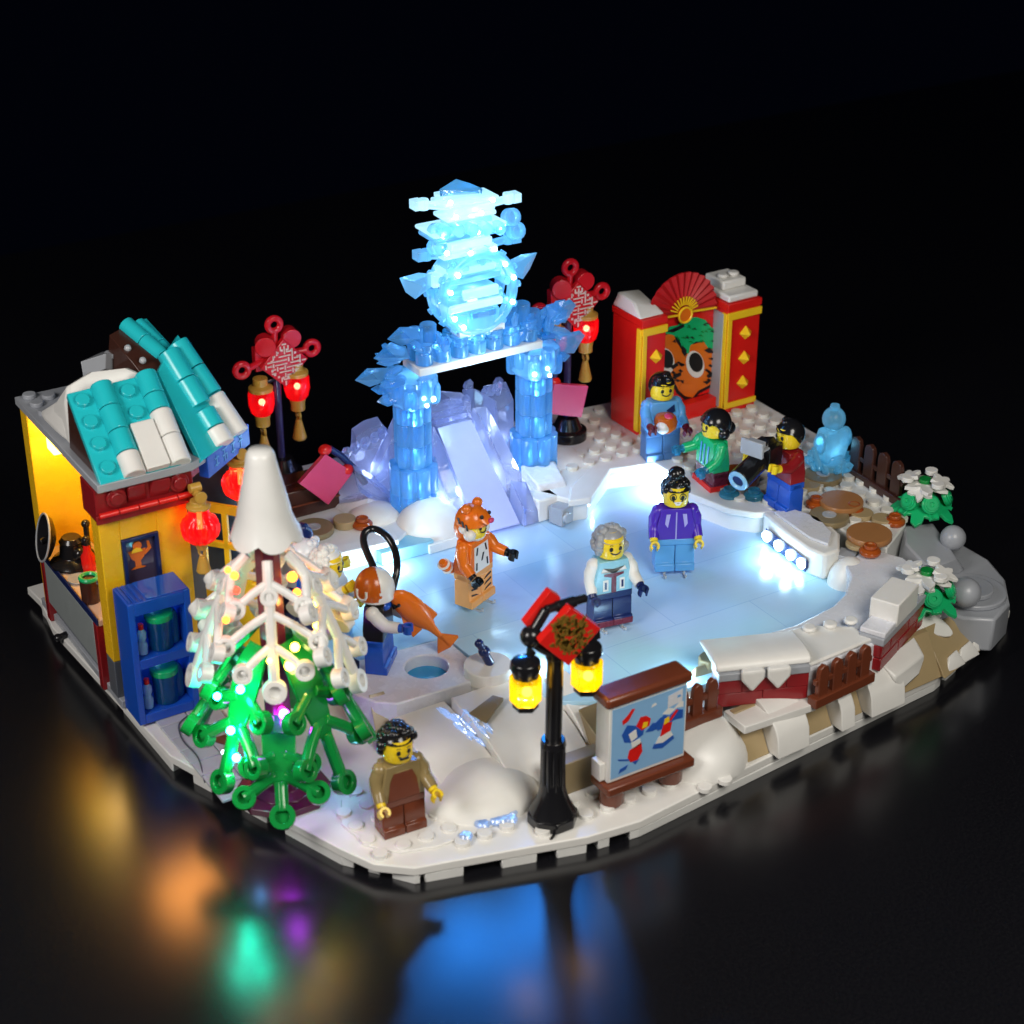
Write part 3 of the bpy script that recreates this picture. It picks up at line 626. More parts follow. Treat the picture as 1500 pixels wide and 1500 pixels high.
MB().lathe([(.3,0),(.32,.7),(.18,.95),(.16,1.3)], n=14).obj('body', 'red', t, .02); MB().lathe([(.2,1.3),(.2,1.6),(.1,1.7)], n=12).obj('cap', 'black', t, .02)
t = thing('food_jar', 'dark brown jar with a green rim on the worktop', 'jar', (-5.905, 16.667, 4.400))
MB().lathe([(.4,0),(.42,1.0),(.38,1.1)], n=16).obj('body', 'dbrown', t, .02); MB().torus((0,0,1.15),(0,0,1),.36,.1,18,6).obj('rim', 'lime', t, 0)
MB().lathe([(.35,0),(.5,.06),(.5,.12),(.3,.1)], n=18).obj('dish', 'grey', tag(thing('small_dish', 'small grey dish lying on the beige worktop', 'dish', (-5.734, 18.655, 4.400))), .01)
# ================================================================ blue cabinet
cab = thing('drinks_cabinet', 'bright blue two shelf cabinet standing against the hut front', 'cabinet', (-4.6,12.4,.93), world=True)
x0, x1, y0, y1, z0, z1 = -6.05, -3.35, 11.5, 13.2, .95, 6.75
MB().bx(x0,x0+.28,y0,y1,z0,z1).bx(x1-.28,x1,y0,y1,z0,z1).bx(x0+.28,x1-.28,y0,y1,z0,z0+.45).bx(x0+.28,x1-.28,y0,y1,3.6,4.05).bx(x0+.28,x1-.28,y1-.15,y1,z0+.45,z1-.6).bx(x0+.28,x1-.28,y0,y1,z1-.6,z1).obj('case', 'blue', cab, .03)
MB().bx(x0+.1,x0+.22,y0+.1,y1-.1,z1,z1+.06).bx(x0+.35,x0+.47,y0+.1,y1-.1,z1,z1+.06).bx(x0+.6,x0+.72,y0+.1,y1-.1,z1,z1+.06).obj('grille', 'blue', cab, .01)
MB().bx(x0+.85,x1-.05,y0+.05,y1-.05,z1,z1+.05).obj('top_tile', plastic('glossy_blue', (.012,.10,.55), .06), cab, .02)
for k, z in enumerate((1.4,4.05)):
    w = ('upper', 'lower')[1-k]
    t = thing('drink_cup', 'clear teal cup with a green lid on the %s shelf of the blue cabinet' % w, 'cup', (-4.55,12.2,z+.02), 0, 'cups in the blue cabinet')
    MB().lathe([(.52,0),(.5,.8),(.58,1.35)], n=22).obj('cup', clear('cup_teal%d'%k, '1a8fd8', .6), t, .02); MB().lathe([(.6,1.35),(.6,1.6),(.5,1.66)], n=22).obj('lid', 'lime', t, .02)
    t = thing('drink_bottle', 'small light blue bottle with a red cap on the %s shelf of the blue cabinet' % w, 'bottle', (-5.42,12.0,z+.02), 0, 'bottles in the blue cabinet')
    MB().lathe([(.2,0),(.22,.4),(.14,.6),(.2,.75),(.2,1.0),(.1,1.15)], n=12).obj('body', 'lblue', t, .01); MB().lathe([(.12,1.15),(.12,1.4)], n=10).obj('cap', 'red', t, .01)
    t = thing('drink_bottle', 'tall clear blue bottle at the right side of the %s shelf of the blue cabinet' % w, 'bottle', (-3.95,12.3,z+.02), 0, 'bottles in the blue cabinet')
    MB().lathe([(.24,0),(.26,1.2),(.14,1.5)], n=12).obj('body', 'cyan', t, .01)
led((-4.7,12.9,3.2), (.4,.75,1), 16, .1); led((-4.7,12.9,5.8), (.4,.75,1), 16, .1)  # unseen lights added to brighten the cups on both shelves
spot((-4.2,12.9,9.3), (-8.6,3.6,0), (1,.36,.07), 1500, 34, 1.5, .6)  # unseen warm spot added to lay an orange patch on the table
# ================================================================ hanging lanterns of the hut
def lantern(p, label, k=.68):
    t = thing('hanging_lantern', label, 'lantern', p, 0, 'red lanterns hanging from the hut')
    prof = [(.42,-1.15),(.6,-1.1),(1.0,-.72),(1.14,-.3),(1.14,.1),(.95,.5),(.62,.72),(.62,1.2),(.6,1.25)]
    m = MB(); m.lathe(prof, n=72); m.bm.verts.ensure_lookup_table()
    for v in m.bm.verts:
        a = math.atan2(v.co.y, v.co.x); f = 1+.07*math.cos(a*12)*(1 if v.co.z < .6 else .2); v.co.x *= f; v.co.y *= f
    m.obj('shade', 'redc', t, 0, 60)
    MB().lathe([(.75,1.25),(.75,1.4),(.5,1.5),(.5,1.75),(.3,1.8)], n=20).obj('cap', 'gold', t, .03)
    t.scale = (k,k,k)
    b = MB().cyl((0,0,1.8),(0,0,2.3),.22,n=12).cyl((0,-.5,2.15),(0,.9,2.15),.25,n=14).cyl((0,-.62,2.15),(0,-.5,2.15),.38,n=16).cyl((-.35,.3,2.45),(.35,.3,2.45),.3,n=14).obj('bracket', 'gold', t, .02)
    MB().lathe([(.42,-1.15),(.34,-1.45),(.3,-1.6)], n=16).obj('bottom_cap', 'gold', t, .02)
    MB().torus((0,0,-1.85),(1,.6,0),.24,.09,18,6).lathe([(.2,-2.1),(.3,-2.4),(.46,-3.1),(.4,-3.2)], n=14).obj('tassel', 'gold', t, .01)
    MB().cyl((0,0,-.2),(0,0,.9),.16,n=10).obj('bulb', glowm('lantern_bulb', 'ff5020', 16), t, .03)
    return t
L1 = (-1.799, 13.758, 8.300); L1 = (-2.245, 12.600, 8.882)
lantern(L1, 'glowing red round lantern with gold tassel hanging at the front corner of the hut')
led((L1[0], L1[1]-1.4, L1[2]), (1,.08,.04), 10, .3)
L2 = (0.821, 15.400, 8.931)
lantern(L2, 'red lantern with gold bracket half hidden behind the white tree top')
# ================================================================ tree
TX, TY = -2.86, 4.37
tree = thing('snowy_tree', 'toy fir tree with white cone top, white and green branches and coloured lights', 'tree', (TX,TY,.8))
MB().lathe([(1.35,.0),(1.35,.35),(.9,.55),(.8,1.4),(.55,1.6),(.5,11.5)], n=8).prism([(1.9*math.cos(a),1.9*math.sin(a)) for a in (PI/8+PI/4*i for i in range(8))], 0, .3).obj('trunk', 'plum', tree, .04)
m = MB(); N = 40; rows = []
prof = [(0,15.1),(.42,15.08),(.52,14.9),(.57,14.6),(.98,12.7),(1.02,12.45),(1.2,11.9),(1.32,11.45),(1.2,11.4),(.9,12.0),(.6,12.3)]
m.lathe(prof, n=N); m.bm.verts.ensure_lookup_table()
for v in m.bm.verts:
    if v.co.z < 12.0:
        a = math.atan2(v.co.y, v.co.x); s = abs(math.sin(a*3+.4)); k = (12.0-v.co.z)/.85
        v.co.z += k*(.55*(1-s)**1.5); f = 1+.06*k*s; v.co.x *= f; v.co.y *= f
m.obj('snow_cap', 'snow', tree, 0, 70)
def spray(az, z0, r0, dr, dz, mat, name, kind=0, curl=.0, sc=1.0, tw=0):
    """branch: flat comb of arms ending in round hollow studs, bent outwards and down"""
    ca, sa = math.cos(az), math.sin(az)
    def mp(u, v, w=0):
        s = min(v/6, 1.15); rr = r0+dr*(s**.75)+curl*s*s; zz = z0-dz*(s**1.15)
        u *= sc
        return Vector((ca*rr-sa*(u+tw*s)+ca*w, sa*rr+ca*(u+tw*s)+sa*w, zz+w*.5))
    m = MB()
    def line(pts, w):
        q = []
        for (u0, v0), (u1, v1) in zip(pts, pts[1:]):
            for i in range(4): f = i/4; q.append(mp(u0+(u1-u0)*f, v0+(v1-v0)*f))
        q.append(mp(*pts[-1])); m.tube(q, w, 8)
    def knob(u, v, r=.42):
        c = mp(u, v); a = (mp(u, v+.1)-mp(u, v-.1)).normalized(); b = (mp(u+.1, v)-mp(u-.1, v)).normalized(); n = a.cross(b).normalized()
        if n.x*ca+n.y*sa < 0: n = -n
        m.lathe([(r,-.22),(r,.22),(r*.55,.22),(r*.55,-.05),(0,-.05)], c, n, 16)
    wd = 1.25 if kind else 1.05
    if kind == 0:
        line([(0,0),(0,3),(0,6)], .21)
        for v, du, ve in ((1.2,1.25,2.4),(2.7,1.7,4.1),(4.2,1.15,5.4)):
            for sgn in (-1, 1): line([(0,v),(sgn*du*.5,v+(ve-v)*.45),(sgn*du,ve)], .17); knob(sgn*du, ve, .38)
        knob(0, 6.25, .46); knob(0, 1.9, .34)
    else:
        e = [(-.5,.0),(-.72,1.2),(-.7,2.6),(-.5,3.8),(-.3,4.4)]
        L = [mp(u,v) for u,v in e]; Rr = [mp(-u,v) for u,v in e]; up = Vector((0,0,.26))
        for k in range(4): m.hull([L[k],L[k+1],Rr[k],Rr[k+1],L[k]+up,L[k+1]+up,Rr[k]+up,Rr[k+1]+up])
        line([(0,4.2),(0,6.0)], .27); knob(0, 6.3, .5)
        for v, du, ve in ((2.4,1.25,3.1),(3.7,1.55,5.0)):
            for sgn in (-1, 1): line([(sgn*.2,v),(sgn*du*.6,v+(ve-v)*.5),(sgn*du,ve)], .25); knob(sgn*du, ve, .46)
    return m.obj(name, mat, tree, .02, 50)
cb = math.atan2(-.85, -.52)
for i, (da, dr, dz) in enumerate(((.12,1.3,4.5),(1.35,2.3,5.0),(-1.25,2.1,4.6),(2.6,2.3,4.8),(-2.5,2.3,4.8))):
    spray(cb+da, 10.9, .75, dr, dz, 'snow', 'white_branch', 0, .15)
for i, (da, z0, r0, dr, dz, sc_) in enumerate(((.95,7.0,.7,1.9,4.9,1),(-.75,6.9,.7,1.6,4.6,1),(.12,4.0,.9,2.1,2.4,.9),(1.9,7.2,.7,2.2,4.8,1),(-1.9,7.3,.7,2.2,4.6,1),(3.1,7.2,.7,2.2,4.8,1))):
    spray(cb+da, z0, r0, dr, dz, 'green', 'green_branch', 1, .5, sc_)
MB().hull([(-4.946, 6.870, 2.600),(-4.249, 6.549, 2.800),(-3.817, 6.129, 2.400),(-4.043, 6.104, 2.300),(-4.581, 6.650, 2.500),(-4.460, 6.693, 2.300)]).tf(Matrix.Translation((-TX,-TY,-.8))).obj('fallen_twig', 'brown', tree, .03)
# little lamps strung through the branches
for px, py, d, mt, r in ((435,868,.9,'led_o',.16),(428,845,.4,'led_o',.2),(455,845,.2,'led_o',.14),(334,835,.6,'led_o',.13),(343,843,.7,'led_o',.16),(331,908,1.3,'led_o',.14),(346,865,.8,'led_r',.14),(464,916,.4,'led_y',.16),(432,948,1.9,'led_y',.18),(425,975,2.1,'led_y',.22),(395,968,2.2,'led_y',.12),(402,1020,1.6,'led_g',.14),(318,948,.5,'led_c',.16),(300,985,.4,'led_c',.14),(441,1062,1.2,'led_c',.12),(413,1040,.6,'led_m',.15),(408,1062,.6,'led_m',.15),(337,1108,.3,'led_w',.12),(328,1102,.3,'led_w',.1),(460,885,.3,'led_y',.14),(465,870,-.4,'led_y',.16)):
    p = Vector(AY(px,py,TY-d)); MB().sph(p-Vector((TX,TY,.8)), r, 10).obj('light_bulb', mt, tree, 0)
for px, py, d, mt, r in ((352,1010,1.0,'led_t',.16),(318,1020,.8,'led_t',.14),(338,1070,1.1,'led_t',.16),(346,1110,1.2,'led_t',.16),(416,1046,1.2,'led_v',.2),(410,1075,1.0,'led_v',.2),(400,1092,1.4,'led_v',.16)):
    p = Vector(AY(px,py,TY-d)); MB().sph(p-Vector((TX,TY,.8)), r, 10).obj('light_bulb', mt, tree, 0)
for p, c, w in (((TX+1.0,TY-.9,9.2),(1,.40,.10),60), ((TX-1.3,TY-.5,9.2),(1,.24,.12),44), ((TX+.5,TY-1.6,7.2),(1,.75,.25),30), ((TX-2.0,TY+.4,7.0),(.15,1,.8),26), ((TX-.5,TY+.2,4.4),(1,.08,.7),12), ((TX-1.7,TY-1.0,3.0),(.15,.45,1),26), ((TX+1.8,TY-1.7,2.0),(.2,.8,1),30), ((TX+1.7,TY+1.6,9.5),(1,.8,.3),30)):
    led(p, c, w, .15)
t = thing('fire_barrel', 'small red canister with dark cap beside the tree on the snow', 'canister', (1.701, 7.476, 2.200))
MB().lathe([(.4,0),(.45,.1),(.45,1.0),(.35,1.15)], n=18).obj('body', 'red', t, .02); MB().lathe([(.3,1.15),(.5,1.25),(.5,1.5),(.2,1.8)], n=16).obj('cap', 'black', t, .02)

# ================================================================ ice gate
GY = 18.5
gate = thing('ice_gate', 'glowing blue ice gate of two pillars carrying a white lintel', 'gate', (14.3,GY,3.5), world=True)
def crystal(mb, c, d, L, w, seed=0):
    """faceted ice splinter from c along d"""
    c, d = Vector(c), Vector(d).normalized(); u = d.orthogonal().normalized(); v = d.cross(u); r = random.Random(seed)
    pts = [c+d*L, c-d*.15*L]
    for k in range(6):
        a = k*PI/3+r.uniform(-.2,.2); q = u*math.cos(a)*w*r.uniform(.85,1.1)+v*math.sin(a)*w*.6
        pts += [c+q*.75, c+d*L*.62+q]
    mb.hull(pts); return mb
for k, x in enumerate((10.95, 17.7)):
    base = MB()
    for i in range(8):
        a = i*PI/4; base.lathe([(.46,0),(.46,.9),(.42,.95),(.42,1.0),(.46,1.05),(.46,2.35)], (x+.74*math.cos(a), GY+.74*math.sin(a), 3.6), n=14)
    base.lathe([(.8,0),(.8,2.4)], (x,GY,3.6), n=18)
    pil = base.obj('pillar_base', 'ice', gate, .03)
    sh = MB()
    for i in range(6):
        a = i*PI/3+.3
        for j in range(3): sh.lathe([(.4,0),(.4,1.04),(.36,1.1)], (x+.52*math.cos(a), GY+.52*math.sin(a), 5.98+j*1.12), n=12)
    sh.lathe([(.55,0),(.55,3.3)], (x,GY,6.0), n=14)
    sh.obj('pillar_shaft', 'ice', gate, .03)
    cp = MB(); r = random.Random(k+4)
    cp.lathe([(.85,9.0),(1.25,9.5),(1.25,10.5)], (x,GY,0), n=10)
    for i in range(9):
        a = i*2*PI/9; cp.lathe([(.34,0),(.38,.2),(.38,.8),(.3,.95)], (x+1.0*math.cos(a), GY+1.0*math.sin(a), 9.2+.5*(i%2)), n=10)
    cp.obj('capital', 'ice', gate, .03)
    cr = MB(); s = -1 if k == 0 else 1
    for i in range(14):
        a = r.uniform(-.9,.9); z = r.uniform(9.4,12.2)
        crystal(cr, (x+s*.75, GY+r.uniform(-.7,.7), z), (s*math.cos(a), r.uniform(-.5,.3), .25+math.sin(a)*.6), r.uniform(.7,1.3), r.uniform(.22,.36), i+k*40)
    cr.obj('ice_crystals', 'ice', gate, .015)
    MB().sph((x+.6*(1 if k==0 else -1), GY-1.0, 9.5), .13, 8).sph((x+.2, GY-1.1, 9.3), .1, 8).sph((x,GY-1.2,9.75),.1,8).obj('sparkle_lamp', 'led_w', gate, 0)
    for z, p in ((4.6,15),(6.6,13),(8.4,13),(9.8,12)): led((x,GY-.1,z), (.40,.76,1), p*5, .2)
    led((x,GY-1.9,6.2), (.35,.7,1), 70, .3)
MB().bx(11.0,17.72,17.75,19.4,10.62,11.02).obj('lintel', 'white', gate, .04)
hd = MB()
for i in range(7):
    hd.lathe([(.42,0),(.42,.55),(.36,.6),(.36,.72),(.42,.76),(.42,1.0)], (11.5+i*.95,18.2,11.04), n=14); hd.lathe([(.42,0),(.42,1.0)], (11.5+i*.95,19.0,11.04), n=12)
hd.obj('frieze', 'ice', gate, .02)
cr = MB(); r = random.Random(31)
for i in range(22):
    x = r.choice((r.uniform(10.3,12.6), r.uniform(15.8,18.6))); crystal(cr, (x, r.uniform(17.9,19), r.uniform(11.0,12.0)), (r.uniform(-.8,.8)+(-.4 if x < 14 else .3), r.uniform(-.5,.2), .8), r.uniform(.7,1.3), r.uniform(.25,.42), i+90)
for x, z in ((16.3,12.1),(17.0,12.2),(17.6,11.7),(11.2,12.1),(11.9,12.2)): cr.lathe([(.4,0),(.4,.8),(.34,.86)], (x,18.5,z-.2), n=14)
cr.obj('ice_crystals', 'ice', gate, .015)
for px, py in ((820,455),(833,500)):
    wg = MB(); p = Vector(AY(px,py,18.2))
    wg.hull([p+Vector(v) for v in ((-.8,0,.45),(.55,-.1,.5),(.95,0,.1),(.4,.1,-.75),(-.7,0,-.5),(-.3,.35,.0),(-.1,-.4,-.05))]); wg.obj('ice_wing', 'ice', gate, .015)
for px, py, dx in ((595,492,-1),(548,552,-1),(575,520,-1)):
    p = Vector(AY(px,py,18.2)); wg = MB(); wg.hull([p+Vector(v) for v in ((-1.0,0,.05),(-.4,-.1,.55),(.7,0,.3),(.9,0,-.35),(-.2,.1,-.5),(0,-.4,0),(0,.35,0))]); wg.obj('ice_wing', 'ice', gate, .015)
MB().bx(13.25,15.7,17.9,19.3,11.98,12.32).obj('top_plate', 'white', gate, .03)
for x in (12.4,14.3,16.4): led((x,18.6,11.6), (.38,.78,1), 36, .2)
# ---- lit ice sculpture standing on the gate
SC = 14.35; SY = 18.6
sc = thing('ice_sculpture', 'brightly lit pale blue ice sculpture standing on the gate lintel', 'sculpture', (SC,SY,12.34), world=True)
MB().lathe([(1.0,12.34),(1.05,12.5),(1.05,13.2),(.9,13.3)], (SC,SY,0), n=24).obj('foot', 'icel', sc, .04)
for px0, px1, py0, py1, d, mt in ((668,732,455,482,.75,'icel'),(658,738,443,454,.9,'icew'),(654,738,430,442,.8,'icel'),(652,736,402,414,.8,'icel'),(655,732,392,401,.7,'icew')):
    a, b = Vector(AY(px0,py1,SY-d)), Vector(AY(px1,py0,SY-d)); zc = AY((px0+px1)/2,py1,SY-d)[2], AY((px0+px1)/2,py0,SY-d)[2]
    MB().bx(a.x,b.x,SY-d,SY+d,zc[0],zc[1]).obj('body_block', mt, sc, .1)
for dy in (-.55,.55):
    MB().torus((SC,SY+dy,14.05),(0,1,0),1.85,.27,40,10,1).obj('ring', 'icel', sc, 0)
    mb = MB()
    for i in range(14):
        a = i*2*PI/14; mb.cyl((SC+1.9*math.cos(a),SY+dy,14.05+1.9*math.sin(a)),(SC+2.22*math.cos(a),SY+dy,14.05+2.22*math.sin(a)),.17,n=8)
    mb.obj('ring_stud', 'icel', sc, .01)
mb = MB()
for i in range(10):
    a = i*2*PI/10+.2; mb.cyl((SC+1.5*math.cos(a),SY-.7,14.05+1.5*math.sin(a)),(SC+1.5*math.cos(a),SY+.7,14.05+1.5*math.sin(a)),.2,n=10)
mb.obj('ring_bar', 'icel', sc, .02)
for i, a in enumerate((-2.6,-2.2,2.9,2.4,-.4,.3,.8)): MB().sph((SC+1.75*math.cos(a),SY-.95,14.05+1.75*math.sin(a)), .12, 8).obj('lamp', 'led_s', sc, 0)
MB().bx(SC-.95,SC+.95,SY-.85,SY-.6,13.85,14.35).obj('light_bar', 'icew', sc, .08)
MB().bx(SC-.6,SC+.7,SY-1.0,SY-.62,12.95,13.25).obj('dark_slot', 'mblue', sc, .04)
def wing(px, py, s):
    p = Vector(AY(px,py,SY)); m = MB()
    m.hull([p+Vector((s*a,b,c)) for a,b,c in ((-.8,0,.3),(.0,-.1,.55),(.95,0,.45),(.6,.1,-.35),(.15,0,-.75),(-.75,0,-.3),(0,-.4,0),(0,.35,0))]); m.obj('wing', 'icel', sc, .02)
    MB().bx(p.x-s*.9-.25,p.x-s*.9+.25,SY-.3,SY+.3,p.z-.3,p.z+.3).obj('wing_clip', 'icew', sc, .05)
wing(612,415,-1); wing(762,388,1)
# stacked tiers above the ring
def tier(px0, px1, py0, py1, name, mat, d=.7, bev=.08):
    a, b = AY(px0,py1,SY-d), AY(px1,py0,SY-d); zc = [AY(px0,py0,SY-d)[2], AY(px1,py1,SY-d)[2]]
    z0, z1 = min(a[2], zc[1]), max(b[2], zc[0]); z0, z1 = (a[2]+zc[1])/2, (b[2]+zc[0])/2
    MB().bx(a[0], b[0], SY-d, SY+d, z0, z1).obj(name, mat, sc, bev)
tier(656,722,376,391,'neck','icel',.5); tier(650,730,366,375,'neck_block','icew',.7); tier(662,722,352,365,'neck_block','icew',.5)
tier(640,742,342,350,'belt','icel',.9,.1); tier(636,744,334,341,'belt','icew',.95,.12)
tier(662,722,322,333,'upper_block','icel',.55); tier(656,728,314,321,'upper_block','icew',.7); tier(664,726,301,313,'upper_block','icew',.5); tier(652,732,293,300,'crown_block','icew',.7)
for px, py in ((655,371),(690,371),(725,365),(650,346),(700,340),(735,336),(668,318),(705,312),(660,297),(722,293)): MB().sph(AY(px,py,SY-.8), .11, 8).obj('lamp', 'led_s', sc, 0)
for i in range(5):
    p = AY(650+i*20,338-i*1.2,SY-1.0); MB().lathe([(.3,-.25),(.3,.25)], p, (0,-1,0), 12).obj('bud', 'icel', sc, .02)
def arm(px0, py0, px1, py1, r, name='arm', mat='icew'):
    a, b = Vector(AY(px0,py0,SY)), Vector(AY(px1,py1,SY)); m = MB().cyl(a, b, r, n=8)
    m.cyl(b+Vector((0,0,-r*1.1)), b+Vector((0,0,r*1.4)), r*1.25, n=10); e = b+(b-a).normalized()*.35; m.slab(e+Vector((-.22,-.3,-.22)),(1,0,0),(0,1,0),(0,0,1),.44,.6,.44)
    m.obj(name, mat, sc, .03)
arm(660,302,620,300,.2); arm(722,297,744,291,.2); arm(660,374,624,374,.2,mat='icel'); arm(722,356,744,350,.2,mat='icel')
for px, py in ((748,318),(755,338),(640,340),(640,362)):
    p = AY(px,py,SY-.4); MB().lathe([(.38,-.3),(.42,-.2),(.42,.25),(.3,.35)], p, (0,-1,.3), 14).obj('bud', 'icel', sc, .02)
a, b = Vector(AY(645,288,SY-.4)), Vector(AY(706,284,SY-.4)); top = Vector(AY(668,262,SY-.1)); top2 = Vector(AY(688,268,SY-.1))
MB().hull([a, b, top, top2, a+Vector((0,.1,.3)), b+Vector((.1,.1,.2)), a+Vector((.5,.8,.0)), b+Vector((-.4,.8,.0)), (a+b)/2+Vector((0,-.4,.3))]).obj('crown_crystal', clear('crown_blue', '6cc8f4', .5, .12, '1e90e0', .5), sc, .02)
MB().bx(a.x+.1,b.x-.1,SY-.45,SY+.4,a.z-.22,a.z-.02).obj('crown_plate', 'icew', sc, .03)
for p, w in (((SC,SY,14.0),30),((SC,SY,16.0),26),((SC,SY,17.6),24)): led(p, (.35,.75,1), w, .25)
for p, w in (((SC,SY-1.1,14.6),420),((SC,SY-.9,16.6),420),((SC,SY-.9,18.0),420)): led(p, (.06,.30,1), w*.3, .3)
for x in (12.2, 16.4): spot((x,SY-1.2,17.0), (x-15.5,-12.5,0), (.02,.26,1), 26000, 15, 1.2, .5)  # unseen blue spots added to lay a blue patch on the table
led((14.2,16.2,10.2), (.5,.8,1), 420, .5)  # unseen light added below the lintel to brighten the rink
led((11.0,11.5,6.5), (.45,.42,1), 70, .9); led((18.5,4.0,6.0), (.2,.85,1), 60, .9); led((6.0,13.5,5.0), (.6,.9,1), 60, .9)  # unseen coloured lights added above the ice to tint it
# ================================================================ ice slide
sd = thing('ice_slide', 'pale lilac ice slide with see-through rock walls under the gate', 'slide', (14,18,3.5), world=True)
MB().hull([(12.55,19.0,7.2),(14.45,19.0,7.2),(15.0,15.35,2.95),(12.75,15.5,2.95),(12.55,19.0,6.8),(14.45,19.0,6.8),(15.0,15.75,2.83),(12.75,15.85,2.83)]).obj('chute', plastic('lilac_ice', (.46,.52,.86), .2, bump=.08), sd, .05)
def rocks(pts, name, seed, m='ice2'):
    mb = MB(); r = random.Random(seed)
    for c, sx, sy, sz in pts:
        mb.hull([(c[0]+i*sx*r.uniform(.75,1.1), c[1]+j*sy*r.uniform(.75,1.1), c[2]+k*sz*r.uniform(.85,1.1)) for i in (-.5,.5) for j in (-.5,.5) for k in (0,1)])
    return mb.obj(name, m, sd, .03)
MB().hull([(14.55,19.2,3.5),(15.6,19.2,3.5),(14.6,19.2,7.7),(15.4,19.2,7.6),(14.6,18.5,7.6),(15.4,18.4,7.2),(14.95,16.6,5.2),(15.8,16.5,4.9),(15.0,16.5,2.9),(15.8,16.4,2.9)]).obj('rock_wall', 'ice2', sd, .06)
MB().hull([(15.05,16.5,2.85),(16.1,16.4,2.85),(15.1,15.2,2.85),(16.0,15.2,2.85),(15.05,16.4,4.9),(15.9,16.3,4.6),(15.15,15.25,3.7),(15.95,15.25,3.5)]).obj('rock_wall', 'ice2', sd, .06)
MB().hull([(11.7,19.2,3.5),(12.5,19.2,3.5),(11.8,19.2,7.0),(12.45,19.2,7.3),(11.8,18.2,6.3),(12.45,18.2,6.6),(12.0,16.6,3.9),(12.6,16.5,4.1),(11.9,16.4,2.9),(12.6,16.4,2.9)]).obj('rock_wall', 'ice2', sd, .06)
rocks([((13.1,20.4,3.6),1.5,1.0,3.9),((14.4,20.4,3.6),1.3,1.0,4.2),((15.7,20.2,3.6),1.3,1.1,4.4),((16.7,20,3.6),1.2,1.2,4.0)], 'rock_ridge', 3)
def panel(pts, y, th, name='rock_wing'):
    q = [Vector(AY(a,b,y)) for a, b in pts]; MB().hull(q+[p+Vector((.25,th,0)) for p in q]).obj(name, 'ice2', sd, .05)
panel([(522,640),(520,690),(548,712),(568,700),(572,640),(560,622),(540,628)], 20.6, 1.0)
panel([(548,712),(590,740),(604,700),(600,630),(586,618),(552,690)], 19.9, 1.0)
panel([(520,690),(526,720),(560,745),(580,735),(548,705)], 19.4, .8)
mb = MB(); r = random.Random(9)
for i in range(12): crystal(mb, (12.4+i*.42, 20.4+r.uniform(-.4,.4), 6.9+min(.8,max(0,i-3)*.2)+r.uniform(-.2,.2)), (r.uniform(-.3,.3), r.uniform(-.4,.1), 1), r.uniform(.5,.8), .42, i+200)
for i in range(5): crystal(mb, (8.6+i*.5, 20.9, 5.9+i*.14), (r.uniform(-.3,.3), -.2, 1), .55, .4, i+240)
mb.obj('ridge_crystals', 'ice2', sd, .015)
mb = MB()
for i in range(4): mb.bx(12.6,14.5,19.0+i*.3,19.3+i*.3,6.8+i*.25,7.2+i*.25)
mb.obj('steps', 'ice2', sd, .03)
for p, w in (((13.6,17.5,4.2),20),((15.3,17.4,5.0),28),((12.2,17.4,4.4),22),((14.5,20.3,6.0),40),((10.0,20.8,5.0),26),((13.5,14.6,3.6),6),((16.4,19.6,5.5),16)): led(p, (.55,.66,1), w*3.2, .3)
ground(MB().dome((10.95,17.0,2.82), 1.75, 1.75, 1.75), 'snow_mound', 'white', 0)
ground(MB().dome((8.9,18.8,3.5), 1.3, 1.2, .6), 'snow_mound', 'white', 0)
ground(MB().hull([(16.3,15.6,2.82),(18.2,15.2,2.82),(18.6,17.6,2.82),(16.6,17.8,2.82),(16.5,16.2,4.3),(17.9,16.0,4.3),(18.4,17.8,4.6),(16.6,18,4.6)]), 'snow_block', 'cream', .1)
ground(MB().bx(15.9,17.1,15.2,16.3,2.82,4.0), 'snow_block', 'white', .08)
ground(MB().hull([(18.3,17.6,4.0),(20.2,16.8,4.0),(20.6,19.2,4.0),(18.6,19.8,4.0),(18.4,19.2,4.7),(20.2,19.0,4.3)]), 'snow_drift', 'white', .08)
